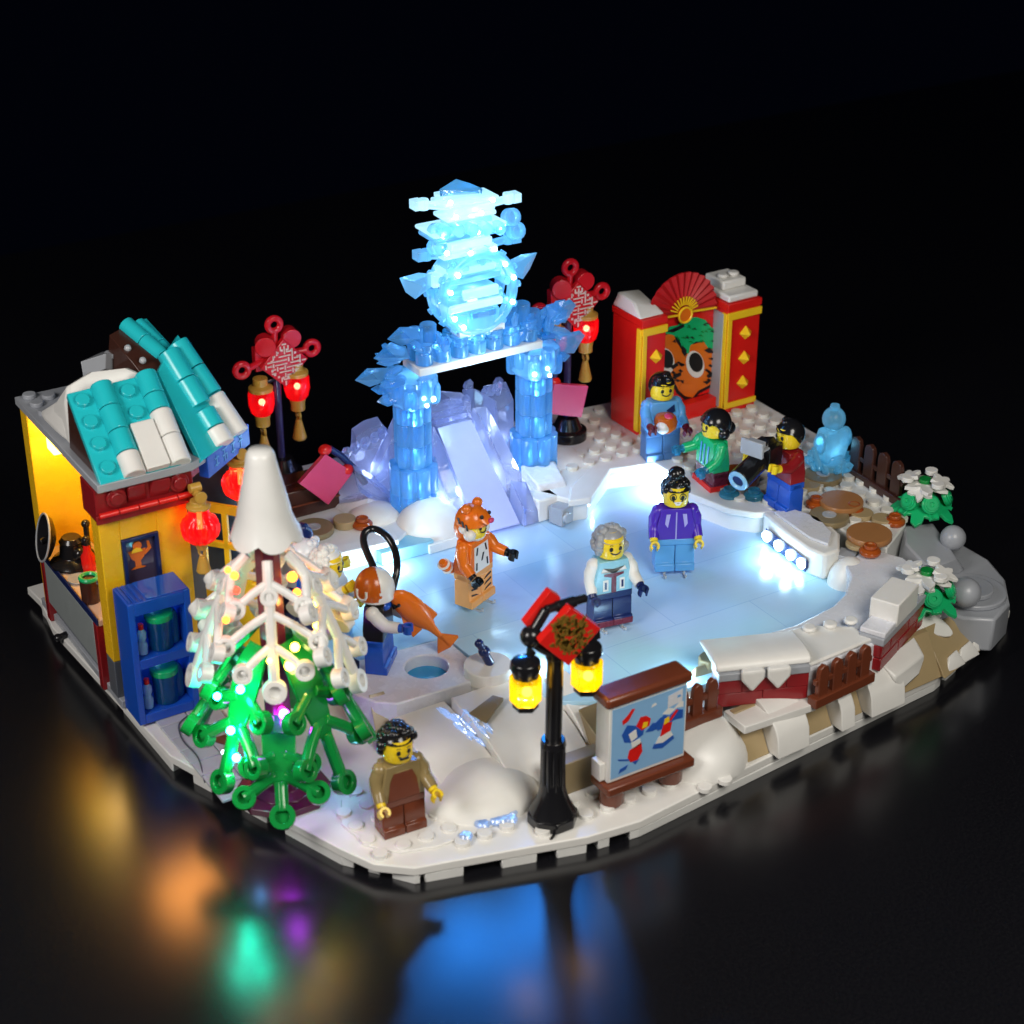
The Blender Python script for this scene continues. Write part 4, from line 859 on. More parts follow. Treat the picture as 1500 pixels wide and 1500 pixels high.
# ================================================================ red wall with painted panel
wl = thing('red_screen_wall', 'red and gold screen wall with two snow topped pillars and a painted tiger panel', 'screen wall', (27.5,19.5,4), world=True)
PF = 18.6
for x0, x1, zt, k in ((24.15,25.6,10.0,0),(29.5,31.6,9.75,1)):
    p = MB().bx(x0,x1,PF,21.2,4.02,zt).bx(x0-.05,x1+.05,PF-.06,21.25,zt+.02,zt+.4).obj('pillar', 'red', wl)
    MB().bx(x0-.03,x1+.03,PF-.12,PF-.002,zt-.45,zt-.05).bx(x0,x0+.24,PF-.1,PF-.002,4.35,zt-.46).bx(x0,x1,PF-.11,PF-.002,4.02+(.3 if k else .1),4.33+(.3 if k else .1)).obj('gold_trim', 'yell', p, .02)
    MB().bx(x0-.12,x0-.002,PF,PF+.35,4.3,zt-.1).obj('gold_trim', 'yell' if k == 0 else 'yell', p, .02)
    xc = (x0+.3+x1)/2
    for z in ((8.3,6.9,5.5) if k == 0 else (8.4,7.0,5.6)):
        MB().lathe([(.4,0),(.35,.08),(0,.45)], (xc, PF-.002, z), (0,-1,.0), 4).obj('gold_spike', 'yell', p, .02)
    cap = MB()
    if k == 0: cap.hull([(x0-.1,PF+.1,zt+.42),(x1,PF+.1,zt+.42),(x1,21.2,zt+.42),(x0-.1,21.2,zt+.42),(x0+.1,PF+.9,zt+1.0),(x1-.2,PF+.6,zt+.75),(x1-.1,21,zt+1.05),(x0+.1,21,zt+1.15)])
    else: cap.bx(x0+.1,x1-.1,PF+.1,21.2,zt+.42,zt+.8).bx(x0+.3,x1-.3,PF+.9,21.1,zt+.8,zt+1.3).studs([(x0+.7,PF+1.5,zt+1.3),(x1-.7,PF+1.5,zt+1.3)])
    cap.obj('snow_cap', 'white', p, .1)
MB().bx(29.36,29.48,PF+.2,20.5,4.4,9.6).obj('grey_pillar_side', 'grey', wl, .02)
PY = 19.6
pn = MB().bx(25.6,29.36,PY,PY+.5,4.9,10.0).obj('panel', 'red', wl)
MB().bx(25.85,29.36,19.0,PY-.01,4.02,4.9).obj('sill', 'red', wl)
def decal(pts, m, name, lay, par=pn):
    q = [AY(a,b,PY) for a, b in pts]
    MB().prism([(v[0], v[2]) for v in q], PY-.02*lay-.02, PY-.02*lay+.001, lambda a,b,c:(a,c,b)).obj(name, m, par, 0)
def ell(cx, cy, rx, ry, a=0, n=20): return [(cx+rx*math.cos(t)*math.cos(a)-ry*math.sin(t)*math.sin(a), cy+rx*math.cos(t)*math.sin(a)+ry*math.sin(t)*math.cos(a)) for t in (2*PI*i/n for i in range(n))]
decal([(966,490),(976,484),(988,482),(998,490),(1005,512),(1010,500),(1022,497),(1038,497),(1048,512),(1050,540),(1047,563),(1036,570),(1024,576),(1015,586),(1002,585),(991,576),(985,564),(978,560),(967,562)], 'ink', 'outline_print', .4)
decal([(972,492),(985,485),(990,500),(998,512),(1005,520),(1010,505),(1022,502),(1036,500),(1044,515),(1046,540),(1044,560),(1034,566),(1022,572),(1014,582),(1003,580),(994,572),(988,560),(980,556),(970,560),(968,520)], 'orange', 'orange_print', 1)
decal([(973,488),(980,478),(992,476),(1000,466),(1020,464),(1032,468),(1040,478),(1048,484),(1046,508),(1038,512),(1030,500),(1018,500),(1010,506),(1008,518),(1000,514),(994,496),(984,490)], 'lime', 'green_print', 2)
decal([(974,485),(1000,474),(1001,478),(985,486)], 'ink', 'black_print', 4)
for cx, cy, s in ((1017,533,1),(974,528,.95)):
    decal(ell(cx,cy,13*s,20*s,-.2), 'white', 'white_print', 3); decal(ell(cx+1,cy-3,10*s,14.5*s,-.2), 'ink', 'black_print', 4)
for pts in ([(1030,512),(1038,508),(1044,516),(1036,516)],[(1036,524),(1046,522),(1045,528)],[(1034,548),(1046,542),(1046,547),(1036,553)],[(980,536),(990,530),(992,534),(984,540)],[(984,548),(996,544),(996,549),(988,553)],[(1028,558),(1040,556),(1034,562)],[(998,505),(1004,512),(1002,522),(997,514)],[(994,556),(1000,556),(999,561)]): decal(pts, 'ink', 'black_print', 5)
decal([(996,562),(1012,560),(1020,568),(1012,580),(1002,577),(994,570)], 'orange', 'orange_print', 3)
r = random.Random(5)
for i in range(13):
    x, y = r.choice(((988,r.uniform(540,566)),(996,r.uniform(530,552)),(1034,r.uniform(540,562)),(1040,r.uniform(520,556)))); x += r.uniform(-4,4)
    decal([(x-3,y),(x,y-2),(x+4,y+1),(x+1,y+2.5)], 'ink', 'black_print', 4)
for i in range(26):
    x, y = r.uniform(984,1044), r.uniform(472,500); d = r.uniform(2,5); decal([(x-d,y),(x,y-1.4),(x+d*.8,y+2),(x,y+.9)], ('green','ink','green')[i%3], 'leaf_print', 4)
# fan: pleated half disc
fc = Vector(AY(1000,458,PY-.25)); fn = MB(); a0, a1, nr, ro = R(-4), R(176), 28, 2.1
rim = []
for i in range(nr+1):
    a = a0+(a1-a0)*i/nr; dy = -.06 if i % 2 else .06; ro2 = ro*(1+.03*(i%2))
    rim.append((fc+Vector((ro2*math.cos(a), dy, ro2*math.sin(a))), fc+Vector((.35*math.cos(a), dy*.3, .35*math.sin(a)))))
for (o1, i1), (o2, i2) in zip(rim, rim[1:]): fn.hull([o1,i1,o2,i2]+[p+Vector((0,.12,0)) for p in (o1,i1,o2,i2)])
fan = fn.obj('fan', plastic('fan_red', (.50,.008,.012), .5), wl, 0, 20)
fr = MB()
for i in range(3, nr-2, 2):
    a = a0+(a1-a0)*i/nr; fr.slab(fc+Vector((.45*math.cos(a),-.16,.45*math.sin(a))), (math.cos(a),0,math.sin(a)), (-math.sin(a),0,math.cos(a)), (0,1,0), .45, .07, .08)
for a in (a0, a1): fr.slab(fc+Vector((.4*math.cos(a),-.18,.4*math.sin(a))), (math.cos(a),0,math.sin(a)), (-math.sin(a),0,math.cos(a)), (0,1,0), 1.65, .1, .1)
fr.obj('fan_rib', 'yell', fan, .01)
MB().lathe([(.42,0),(.42,.14)], fc+Vector((0,-.1,-.05)), (0,-1,0), 24).obj('fan_medallion', 'orange', fan, .03)
MB().torus(fc+Vector((0,-.25,-.05)), (0,1,0), .4, .06, 24, 6).obj('fan_medallion_rim', 'yell', fan, 0)
# ================================================================ tall knot lamps
def knot_lamp(loc, label, h, rz=0):
    t = thing('knot_lamp', label, 'lamp', loc, rz, 'tall red knot lamps')
    MB().lathe([(1.0,0),(1.0,.5),(.75,.6),(.5,1.2)], n=22).obj('base', 'black', t, .03)
    MB().cyl((0,.1,1.1),(0,.1,h-1.2),.2,n=12).obj('pole', plastic('indigo_pole', (.03,.025,.09), .2), t, .02)
    zc = h-2.1
    k = MB()
    k.prism([(-1.25,0),(0,-1.25),(1.25,0),(0,1.25)], -.42, -.12, lambda a,b,c:(a+.25,c,b+zc)).obj('knot_tile', 'redk', t, .04)
    r = random.Random(2); p = MB()
    for i in range(-5,6):
        for j in range(-5,6):
            if r.random() < .92:
                x, z = i*.2, j*.2
                if abs(x)+abs(z) < 1.08: p.bx(x+.25-.11,x+.25+.11,-.47,-.422,zc+z-.03,zc+z+.03) if r.random() < .5 else p.bx(x+.25-.03,x+.25+.03,-.47,-.422,zc+z-.11,zc+z+.11)
    for i in range(18):
        a = i*2*PI/18; p.slab((.25+.72*math.cos(a)-.05,-.47,zc+.72*math.sin(a)-.05),(1,0,0),(0,1,0),(0,0,1),.1,.045,.1)
    p.obj('knot_pattern', plastic('knot_gold_print', (.70,.62,.52), .35), t, 0)
    a = MB()
    for x, z in ((-.05,1.95),(-1.85,-.0),(1.85,.35)):
        a.torus((x,-.1,zc+z),(.1,1,0),.32,.17,20,8); a.cyl((x*.85,-.1,zc+z*.85),(x*.3,.05,zc+z*.3+.2),.17,n=10)
    a.lathe([(.5,-.35),(.5,.35)], (-.55,-.05,zc+1.0), (.4,1,0), 18).lathe([(.48,-.35),(.48,.35)], (.75,-.05,zc+1.15), (.1,1,0), 18).bx(-1.1,.2,-.05,.35,zc-.3,zc+.9)
    a.obj('knot_loop', 'redk', t, .03)
    for x, z in ((-.95,-1.75),(.95,-1.35)):
        l = MB().lathe([(.42,-.75),(.55,-.6),(.64,-.2),(.64,.35),(.58,.5)], (x,-.1,zc+z), n=20).obj('lantern', 'redc', t, 0)
        MB().sph((x,-.15,zc+z-.1),.17,10).obj('bulb', 'led_o2', l, 0)
        MB().lathe([(.6,.5),(.6,.68),(.36,.8),(.36,1.15)], (x,-.1,zc+z), n=18).obj('cap', 'gold', l, .02)
        MB().lathe([(.42,-.75),(.36,-1.0),(.36,-1.35)], (x,-.1,zc+z), n=16).obj('socket', 'gold', l, .02)
        MB().torus((x,-.1,zc+z-1.65),(1,0,.0),.2,.08,16,6).lathe([(.14,-1.85),(.22,-2.2),(.36,-2.85),(.3,-2.95)], (x,-.1,zc+z), n=12).obj('tassel', 'gold', l, .01)
    MB().cyl((-.95,.0,zc-1.0),(.95,.0,zc-.6),.14,n=10).obj('cross_arm', 'black', t, .02)
    return t
M['redk'] = plastic('glossy_red_knot', (.56,.010,.018), .15)
M['led_o2'] = glowm('lantern_spark', 'ffb080', 10)
knot_lamp((6.9,24.6,3.55), 'tall red knot lamp with two glowing lanterns behind the dark brown box', 8.4)
knot_lamp((21.0,20.5,4.0), 'tall red knot lamp with two lanterns between the ice gate and the red wall', 9.4)
for b, zc in (((6.9,24.6),9.85),((21.0,20.5),11.3)):
    for x, z in ((-.95,-1.75),(.95,-1.35)): led((b[0]+x, b[1]-.95, zc+z), (1,.10,.07), 12, .2)
    led((b[0]-.2, b[1]-1.8, zc+.2), (1,.2,.35), 10, .4)
t = thing('brown_box', 'low dark brown planked box on the snow behind the tree', 'box', (6.4,21.6,3.56), world=True)
MB().bx(4.4,7.9,20.4,21.2,3.58,5.0).bx(4.4,7.9,21.24,22.3,3.58,5.0).obj('box', 'dbrown', t, .05)
MB().bx(4.4,7.9,20.3,20.38,4.2,4.28).obj('edge', 'brown', t, .01)
def banner(c, quad, label, bar, clips):
    t = thing('red_banner', label, 'banner', c, 0, 'plain red banner tiles on black rods', world=True)
    q = [Vector(p) for p in quad]; n = (q[1]-q[0]).cross(q[3]-q[0]).normalized()*.28
    MB().hull(q+[p-n for p in q]).obj('tile', 'pink', t, .03)
    MB().tube(bar, .17, 10).obj('rod', 'dblue', t, 0)
    for a in clips: MB().sph(a, .34, 12, (1,.8,.8)).obj('clip', 'red', t, 0)
banner((7.614, 21.400, 4.783), [(5.541, 20.000, 5.702),(7.048, 20.200, 6.768),(8.429, 20.200, 5.444),(6.913, 19.900, 4.261)], 'rose red square banner tilted over the dark brown box', [(7.459, 20.300, 6.838),(8.046, 20.300, 6.296),(8.685, 20.200, 5.451),(9.151, 20.100, 4.642)], [(7.161, 20.200, 6.882),(8.203, 20.100, 5.617)])
banner((20.350, 19.500, 6.671), [(19.427, 19.600, 7.774),(21.336, 19.400, 7.302),(20.892, 19.300, 5.718),(19.098, 19.500, 6.255)], 'rose red square banner hanging right of the ice gate', [(19.648, 19.700, 8.130),(19.419, 19.700, 6.998),(19.268, 19.700, 6.062)], [(19.589, 19.600, 7.738),(19.242, 19.600, 6.332)])
led((22.2,16.8,8.0), (1,.3,.6), 10, .3)
ground(MB().hull([(7.483, 20.894, 3.560),(9.875, 21.573, 3.560),(10.151, 19.259, 3.560),(8.072, 18.463, 3.560),(8.307, 19.579, 4.100),(8.942, 19.381, 4.200)]), 'snow_drift', 'cream', .05)

# ================================================================ toy figures
def figure(label, loc, rz, torso, legs, arms=None, hands='skin', head='skin', hair=None, hair_m='black', pose=(0,0), skates=False, short=False, face=True, boots=None, head_turn=0):
    """a toy figure facing -Y; pose: forward swing of right (-x) and left (+x) arm in radians"""
    t = thing('toy_figure', label, 'toy figure', loc, rz, 'toy figures at the ice festival')
    z = .28 if skates else 0
    for s in (-1, 1):
        x0, x1 = (-.985, -.015) if s < 0 else (.015, .985)
        if short: pr = [(-.55,0),(.45,0),(.45,.95),(-.4,.95),(-.45,.35),(-.55,.35)]
        else: pr = [(-.6,0),(.42,0),(.42,1.25),(.2,1.62),(-.2,1.62),(-.42,1.25),(-.45,.42),(-.6,.38)]
        l = MB().prism([(a, b+z) for a, b in pr], x0, x1, lambda a,b,c:(c,a,b)).obj('leg', legs, t, .04)
        if boots: MB().prism([(-.62,z-.01),(.44,z-.01),(.44,z+.3),(-.62,z+.3)], x0-.012, x1+.012, lambda a,b,c:(c,a,b)).obj('boot', boots, l, .03)
        if skates:
            k = MB().bx((x0+x1)/2-.06,(x0+x1)/2+.06,-.75,.5,0,.1).bx((x0+x1)/2-.05,(x0+x1)/2+.05,-.5,-.38,.1,.3).bx((x0+x1)/2-.05,(x0+x1)/2+.05,.2,.32,.1,.3)
            k.tube([((x0+x1)/2,-.7,.05),((x0+x1)/2,-.88,.12),((x0+x1)/2,-.86,.24)], .06, 6); k.obj('skate', 'silver', l, .01)
    h = z+(.95 if short else 1.6)
    MB().bx(-.985,.985,-.45,.45,h-.25,h+.08).obj('hips', legs, t, .04)
    h += .08
    MB().hull([(s*x, y*d, zz) for s in (-1,1) for y in (-1,1) for x, d, zz in ((.985,.46,h),(.97,.47,h+.5),(.74,.42,h+1.6))]).cyl((0,0,h+1.6),(0,0,h+1.72),.36,n=16).obj('torso', torso, t, .05)
    for s, a in ((-1, pose[0]), (1, pose[1])):
        sh = Vector((s*.84, 0, h+1.32)); c, n = math.cos(a), math.sin(a)
        e = sh+Vector((s*.2, -n*.75, -c*.75)); a2 = a+.65
        wv = e+Vector((s*.06, -math.sin(a2)*.62, -math.cos(a2)*.62)); hd = wv+Vector((0, -math.sin(a2)*.42, -math.cos(a2)*.42))
        ar = MB().sph(sh, .34, 12).tube([sh, sh.lerp(e,.5)+Vector((s*.08,0,.03)), e, e.lerp(wv,.5), wv], [.31,.31,.29,.27,.25], 12).obj('arm', arms or torso, t, 0)
        d = (hd-wv).normalized(); q = d.to_track_quat('Y', 'Z'); m = MB().cyl(wv-d*.05, wv+d*.16, .2, n=12)
        pts = [hd+q@Vector((.24*math.sin(u), -.24*math.cos(u), 0)) for u in (R(v) for v in range(-140, 141, 20))]
        up = q@Vector((0,0,1))
        for i in range(len(pts)-1):
            a_, b_ = pts[i], pts[i+1]; ia, ib = hd+(a_-hd)*.55, hd+(b_-hd)*.55
            m.hull([p+up*k for p in (a_,b_,ia,ib) for k in (-.2,.2)])
        m.obj('hand', hands, t, 0)
    hz = h+1.66
    hdo = MB().lathe([(.42,0),(.58,.08),(.63,.22),(.63,.92),(.57,1.06),(.38,1.12),(.3,1.13),(.3,1.3)], (0,0,hz), n=26).obj('head', head, t, 0)
    if face:
        f = MB()
        def onface(u, zz, r=.632): return Vector((r*math.sin(u), -r*math.cos(u), hz+zz))
        for u in (-.36, .36): f.sph(onface(u,.62), .1, 8, (1,.5,1.15)); f.tube([onface(u-.12,.80), onface(u,.83), onface(u+.12,.81)], .018, 6)
        f.tube([onface(u*.1,.36+.006*u*u) for u in range(-4,5)], .035, 6)
        f.obj('face', 'ink', hdo, 0)
    if hair:
        m = MB(); r = random.Random(len(label))
        def cap(rx, ry, rz, zf, zb, yc=.08):
            k0 = len(m.bm.verts); m.sph((0,yc,hz+.68), 1, 24, (rx,ry,rz)); m.bm.verts.ensure_lookup_table()
            for v in m.bm.verts[k0:]:
                f = min(1, max(0, (.25-v.co.y)/.5)); lim = hz+zb+(zf-zb)*f
                if v.co.z < lim: v.co.z = lim-.06*(lim-v.co.z)
        if hair == 'curly':
            cap(.74,.74,.72,.98,.25)
            for i in range(90):
                u, v = r.uniform(0,2*PI), r.uniform(.0,1.4); p = Vector((math.cos(u)*math.cos(v), math.sin(u)*math.cos(v), math.sin(v)))
                if p.y < -.3 and v < .85: continue
                m.sph((p.x*.72, p.y*.72+.06, hz+.75+p.z*.68), r.uniform(.16,.22), 8)
            for i in range(24):
                u = r.uniform(.1,PI-.1); m.sph((.66*math.cos(u),.62*math.sin(u)+.05,hz+r.uniform(.35,.75)), .2, 8)
        elif hair == 'bun':
            cap(.75,.75,.72,.9,.3)
            for i in range(26):
                u = r.uniform(0,2*PI); v = r.uniform(.1,1.2); m.sph((.6*math.cos(u)*math.cos(v),.6*math.sin(u)*math.cos(v)+.04,hz+.75+.58*math.sin(v)), .2, 8)
            m.sph((0,.1,hz+1.5),.42,14).sph((.12,.0,hz+1.62),.3,10)
        elif hair == 'bob':
            cap(.82,.82,.80,.88,.05); m.sph((.58,.22,hz+.3),.34,12).sph((-.58,.22,hz+.3),.34,12).sph((0,.85,hz+.3),.36,12).hull([(-.5,-.55,hz+1.0),(.5,-.58,hz+.78),(0,-.3,hz+1.3),(.6,0,hz+1.1),(-.6,0,hz+1.1)])
        elif hair == 'short':
            cap(.73,.74,.74,.9,.3); m.hull([(-.58,-.42,hz+.98),(.2,-.66,hz+.9),(.58,-.4,hz+1.05),(0,-.3,hz+1.35),(-.3,-.6,hz+1.1)])
            for i in range(8): m.sph((r.uniform(-.45,.45),r.uniform(-.45,.4),hz+1.12+r.uniform(0,.16)),.2,8)
        elif hair == 'wavy':
            cap(.72,.72,.72,.9,.2)
            for i in range(80):
                u = r.uniform(-.5,PI+.5); v = r.uniform(-.75,1.4); m.sph((.72*math.cos(u)*math.cos(v), .68*math.sin(u)*math.cos(v)+.06, hz+.66+.68*math.sin(v)), r.uniform(.16,.24), 8)
        m.obj('hair', hair_m, t, 0, 60)
    t['top'] = hz; t.scale = (.92,.94,.955)
    return t
def patch(t, pts, m, name='print', y=-.5, par='torso', th=.02):
    """flat print on the front of the figure; pts in (x,z) of the figure"""
    o = MB().prism(pts, y-th, y, lambda a,b,c:(a, c+(b-1.68)*.035, b)).obj(name, m, [k for k in t.children if k.name.split('.')[0] == par][0], 0)
    return o
M['greyhair'] = plastic('grey_hair', (.33,.35,.38), .25); M['mint'] = plastic('pale_blue_vest', (.28,.58,.72), .25)
M['wine'] = plastic('wine_red', (.14,.012,.03), .25); M['deny'] = plastic('denim_blue', (.06,.17,.38), .3); M['lav'] = plastic('lavender_print', (.42,.38,.75), .3); M['paleorange'] = plastic('pale_orange', (.82,.36,.10), .3)
# man with apron
f = figure('figure with black curly hair, moustache and brown apron standing at the front edge', (-0.032, -0.124, 0.900), R(-3), 'khaki', 'brown', 'khaki', hair='curly', pose=(.15,.5))
patch(f, [(-.72,1.72),(.72,1.72),(.6,2.55),(.42,2.95),(-.42,2.95),(-.6,2.55)], 'brown', 'apron')
patch(f, [(-.25,2.72),(.25,2.72),(.28,2.98),(-.28,2.98)], 'khaki', 'collar', -.46, th=.05)
MB().bx(-.2,.2,-.68,-.6,3.64,3.74).obj('moustache', 'ink', [k for k in f.children if k.name.startswith('head')][0], .02)
# skaters
f = figure('skater in purple jacket and light blue trousers with high black bun', (18.695, 8.035, 2.800), R(-26), 'purple', 'mblue', hair='bun', pose=(.1,.1), skates=True)
patch(f, [(-.03,2.0),(.03,2.0),(.03,3.4),(-.03,3.4)], 'lav'); patch(f, [(-.5,3.3),(-.3,3.3),(-.42,2.6),(-.56,2.8)], 'lav'); patch(f, [(.5,3.3),(.3,3.3),(.42,2.6),(.56,2.8)], 'lav')
hd = [k for k in f.children if k.name.startswith('head')][0]; hz = f['top']
MB().torus((-.24,-.62,hz+.66),(0,1,0),.16,.02,16,6).torus((.24,-.62,hz+.66),(0,1,0),.16,.02,16,6).obj('glasses', 'ink', hd, 0)
MB().prism([(-.2,hz+.42),(.2,hz+.42),(.1,hz+.24),(-.1,hz+.24)], -.66, -.6, lambda a,b,c:(a,c,b)).obj('smile', 'white', hd, .01)
f = figure('grey haired skater in pale blue vest with white sleeves and dark blue skirt', (13.471, 5.582, 2.800), R(-10), 'mint', 'dblue', 'white', hands='dblue', hair='wavy', hair_m='greyhair', pose=(.1,.55), skates=True, boots='wine')
patch(f, [(-.12,1.98),(.12,1.98),(.12,2.75),(.5,2.85),(.5,2.95),(-.5,2.95),(-.5,2.85),(-.12,2.75)], 'wine'); patch(f, [(-.55,2.1),(-.28,2.1),(-.28,2.65),(-.55,2.65)], 'white'); patch(f, [(.3,2.1),(.55,2.1),(.55,2.65),(.3,2.65)], 'white')
patch(f, [(-.47,2.2),(-.37,2.2),(-.37,2.55),(-.47,2.55)], 'dblue', y=-.523); patch(f, [(.38,2.2),(.48,2.2),(.48,2.55),(.38,2.55)], 'dblue', y=-.523)
patch(f, [(-.65,3.05),(.65,3.05),(.55,3.25),(.1,2.98),(-.1,2.98),(-.55,3.25)], 'white')
# tiger costume skater
f = figure('skater in orange and white tiger costume with black gloves and striped tail', (9.384, 10.238, 2.800), R(24), 'orange', 'paleorange', 'orange', hands='black', pose=(.25,.75), skates=True)
hz = f['top']; hd = [k for k in f.children if k.name.startswith('head')][0]
m = MB().dome((0,.05,hz+.72), .80,.82,.85, n=26).sph((0,.3,hz+.4),.72,18,(1.05,.85,1.1)).sph((-.45,.05,hz+1.5),.26,10).sph((.45,.05,hz+1.5),.26,10)
m.hull([(-.4,-.62,hz+1.05),(.4,-.62,hz+1.05),(-.28,-1.02,hz+.95),(.28,-1.02,hz+.95),(-.3,-.5,hz+1.4),(.3,-.5,hz+1.4),(0,-1.0,hz+1.15)])
m.obj('tiger_hood', 'orange', hd, 0, 60)
MB().sph((-.58,-.22,hz+.3),.3,12).sph((.58,-.22,hz+.3),.3,12).sph((0,-.1,hz+.06),.5,12,(1.1,1,.5)).sph((-.6,.1,hz+.55),.25,10).sph((.6,.1,hz+.55),.25,10).obj('white_ruff', 'white', hd, 0)
MB().sph((0,-1.04,hz+1.08),.13,8,(1.5,1,1)).obj('nose', 'pink', hd, 0)
m = MB().sph((-.3,-.72,hz+1.26),.1,8).sph((.3,-.72,hz+1.26),.1,8)
for s in (-1,1):
    for k in range(3): m.slab((s*.78,-.3+.22*k,hz+.62+.12*k),(0,.3,.95),(s,0,0),(0,1,0),.3,.04,.09)
m.obj('hood_stripe', 'ink', hd, 0)
patch(f, [(-.62,1.98),(.62,1.98),(.55,3.3),(-.55,3.3)], 'white')
for x, z, a in ((-.45,2.3,.3),(.45,2.3,-.3),(-.4,3.05,.9),(.4,3.05,-.9),(0,2.65,1.5)):
    patch(f, [(x-.05,z-.18),(x+.05,z-.18),(x+.05+a*.1,z+.18),(x-.05+a*.1,z+.18)], 'ink', y=-.523)
for s in (-1,1):
    for k in range(3):
        z = .75+k*.3; MB().prism([(s*.25,z),(s*.8,z+.12),(s*.8,z+.2),(s*.4,z+.1)], -.47, -.44, lambda a,b,c:(a,c,b)).obj('stripe', 'ink', [q for q in f.children if q.name.startswith('leg')][0], 0)
MB().tube([(-.2,.4,1.9),(-.8,.75,2.0),(-1.2,.8,2.3),(-1.4,.8,2.6)], [.2,.24,.26,.16], 10).obj('tail', 'orange', f, 0)
MB().torus((-1.0,.78,2.12),(-.4,.1,.3),.26,.06,14,6).torus((-1.28,.8,2.42),(-.2,0,.3),.26,.06,14,6).torus((-.7,.7,1.95),(-.6,.2,.1),.25,.06,14,6).obj('tail_stripe', 'white', f, 0)
# fisher with helmet
FL = (3.442, 7.984, 2.800)
f = figure('fishing figure in orange and white helmet, black vest and blue trousers, seen from behind', FL, R(48), 'black', 'blue', 'snow', hands='blue', pose=(.95,.45), hair=None)
hz = f['top']; hd = [k for k in f.children if k.name.startswith('head')][0]
MB().dome((0,.05,hz+.5), .84,.86,.98, n=28).lathe([(.84,.12),(.86,.3),(.84,.52)], (0,.05,hz), n=28).obj('helmet', 'snow', hd, 0, 60)
m = MB().dome((-.04,.14,hz+.52), .865,.84,.97, n=28).lathe([(.86,.24),(.865,.4),(.865,.53)], (-.04,.14,hz), n=28); m.obj('helmet_shell', 'dorange', hd, 0, 60)
q = [Vector((-.80,.55,hz+.9)),Vector((-.72,.66,hz+.45)),Vector((-.5,.84,hz+.3)),Vector((-.22,.98,hz+.45)),Vector((-.2,.98,hz+.9))]
MB().tube([Vector((-.88*math.cos(u), .14+.86*math.sin(u), hz+z)) for u, z in ((.12,.75),(.12,.5),(.2,.36),(.4,.3),(.62,.36),(.7,.5),(.7,.75))], .065, 8).obj('helmet_mark', 'white', hd, 0)
MB().sph((0,-.3,hz-.25),.36,12,(1.3,1,.8)).obj('scarf', 'blue', f, 0)
rod = MB().curve([(3.986, 8.170, 6.200),(3.892, 8.752, 6.600),(3.910, 9.546, 7.100),(3.966, 10.055, 7.500),(4.187, 10.332, 7.800),(4.564, 10.240, 7.900),(4.804, 9.597, 7.800),(4.867, 9.015, 7.400),(4.598, 8.301, 7.000),(4.307, 8.029, 6.500),(4.074, 7.920, 6.100)], .16, 10).curve([(3.892, 8.752, 6.600),(3.986, 8.170, 6.200),(4.013, 7.699, 5.900),(4.099, 7.459, 5.600)], .19, 10)
single(rod, 'fishing_rod', 'black', 'looped black fishing rod held above the orange fish', 'fishing rod', bevel=0)
# orange fish
fa, fb = Vector((3.995, 7.460, 6.350)), Vector((5.377, 5.733, 4.600)); fb = Vector(AY(658,944,fa.y-.2)); ax = (fb-fa).normalized(); up = ax.cross(Vector((-.5,-.8,.2))).normalized(); sd_ = ax.cross(up)
fish = thing('orange_fish', 'orange fish held head up on the fishing rod', 'fish', fa, world=True)
L = (fb-fa).length; m = MB(); n = 14; rows = []
for i, (u, r) in enumerate(((0,.2),(.05,.42),(.15,.58),(.3,.66),(.45,.6),(.58,.42),(.68,.24),(.78,.17),(.84,.15))):
    r *= .86; c = fa+ax*u*L*.98; rows.append([m.bm.verts.new(c+up*r*math.cos(2*PI*k/n)+sd_*r*.5*math.sin(2*PI*k/n)) for k in range(n)])
for a_, b_ in zip(rows, rows[1:]):
    for k in range(n): m.bm.faces.new((a_[k], a_[(k+1)%n], b_[(k+1)%n], b_[k]))
m.bm.faces.new(rows[0][::-1]); m.bm.faces.new(rows[-1])
m.obj('body', 'orange', fish, 0, 70)
def fin(pts, name): MB().hull([fa+ax*L*u+up*v+sd_*s for u, v in pts for s in (-.07,.07)]).obj(name, 'orange', fish, .02)
fin([(.82,.1),(.82,-.1),(1.0,.62),(1.03,-.0),(.95,.1)], 'tail_fin'); fin([(.82,.1),(.82,-.1),(.98,-.55),(1.03,.05),(.95,-.1)], 'tail_fin')
fin([(.3,.55),(.6,.3),(.62,.85),(.42,.75)], 'dorsal_fin'); fin([(.35,-.55),(.58,-.3),(.56,-.62)], 'belly_fin')
MB().sph(fa+ax*L*.12-sd_*.26+up*.2,.08,8).obj('eye', 'ink', fish, 0)
# back row figures
f = figure('figure in light blue shirt and blue trousers in front of the red wall', (23.700, 16.158, 4.050), R(-14), 'mblue', 'deny', hands='wine', hair='short', pose=(.75,.35))
patch(f, [(.1,2.8),(.55,3.1),(.62,2.7),(.3,2.6)], 'dblue')
BM = f.matrix_basis.copy() if False else Matrix.Translation(f.location) @ Matrix.Rotation(R(-14), 4, 'Z')
p = BM @ Vector((-.1,-.85,2.25))
t = thing('roast_pot', 'round brown and white pot held by the figure in light blue shirt', 'pot', p)
MB().lathe([(.3,-.5),(.55,-.25),(.6,.05),(.5,.35),(.25,.45)], n=20).obj('pot', 'dorange', t, .02); MB().sph((-.35,-.25,-.1),.34,12).obj('wrapping', 'white', t, 0); MB().sph((0,-.2,.25),.3,10).obj('lid', 'pink', t, 0)
f = figure('small figure in bright green top and dark red trousers with black bob', (24.077, 12.338, 4.050), R(-98), 'lime', 'wine', hands='cyan', hair='bob', pose=(.8,.5), short=True, boots='red')
for x in (-.45,-.1,.3): patch(f, [(x-.06,1.15),(x+.06,1.15),(x+.1,2.3),(x-.02,2.3)], 'mblue', y=-.48)
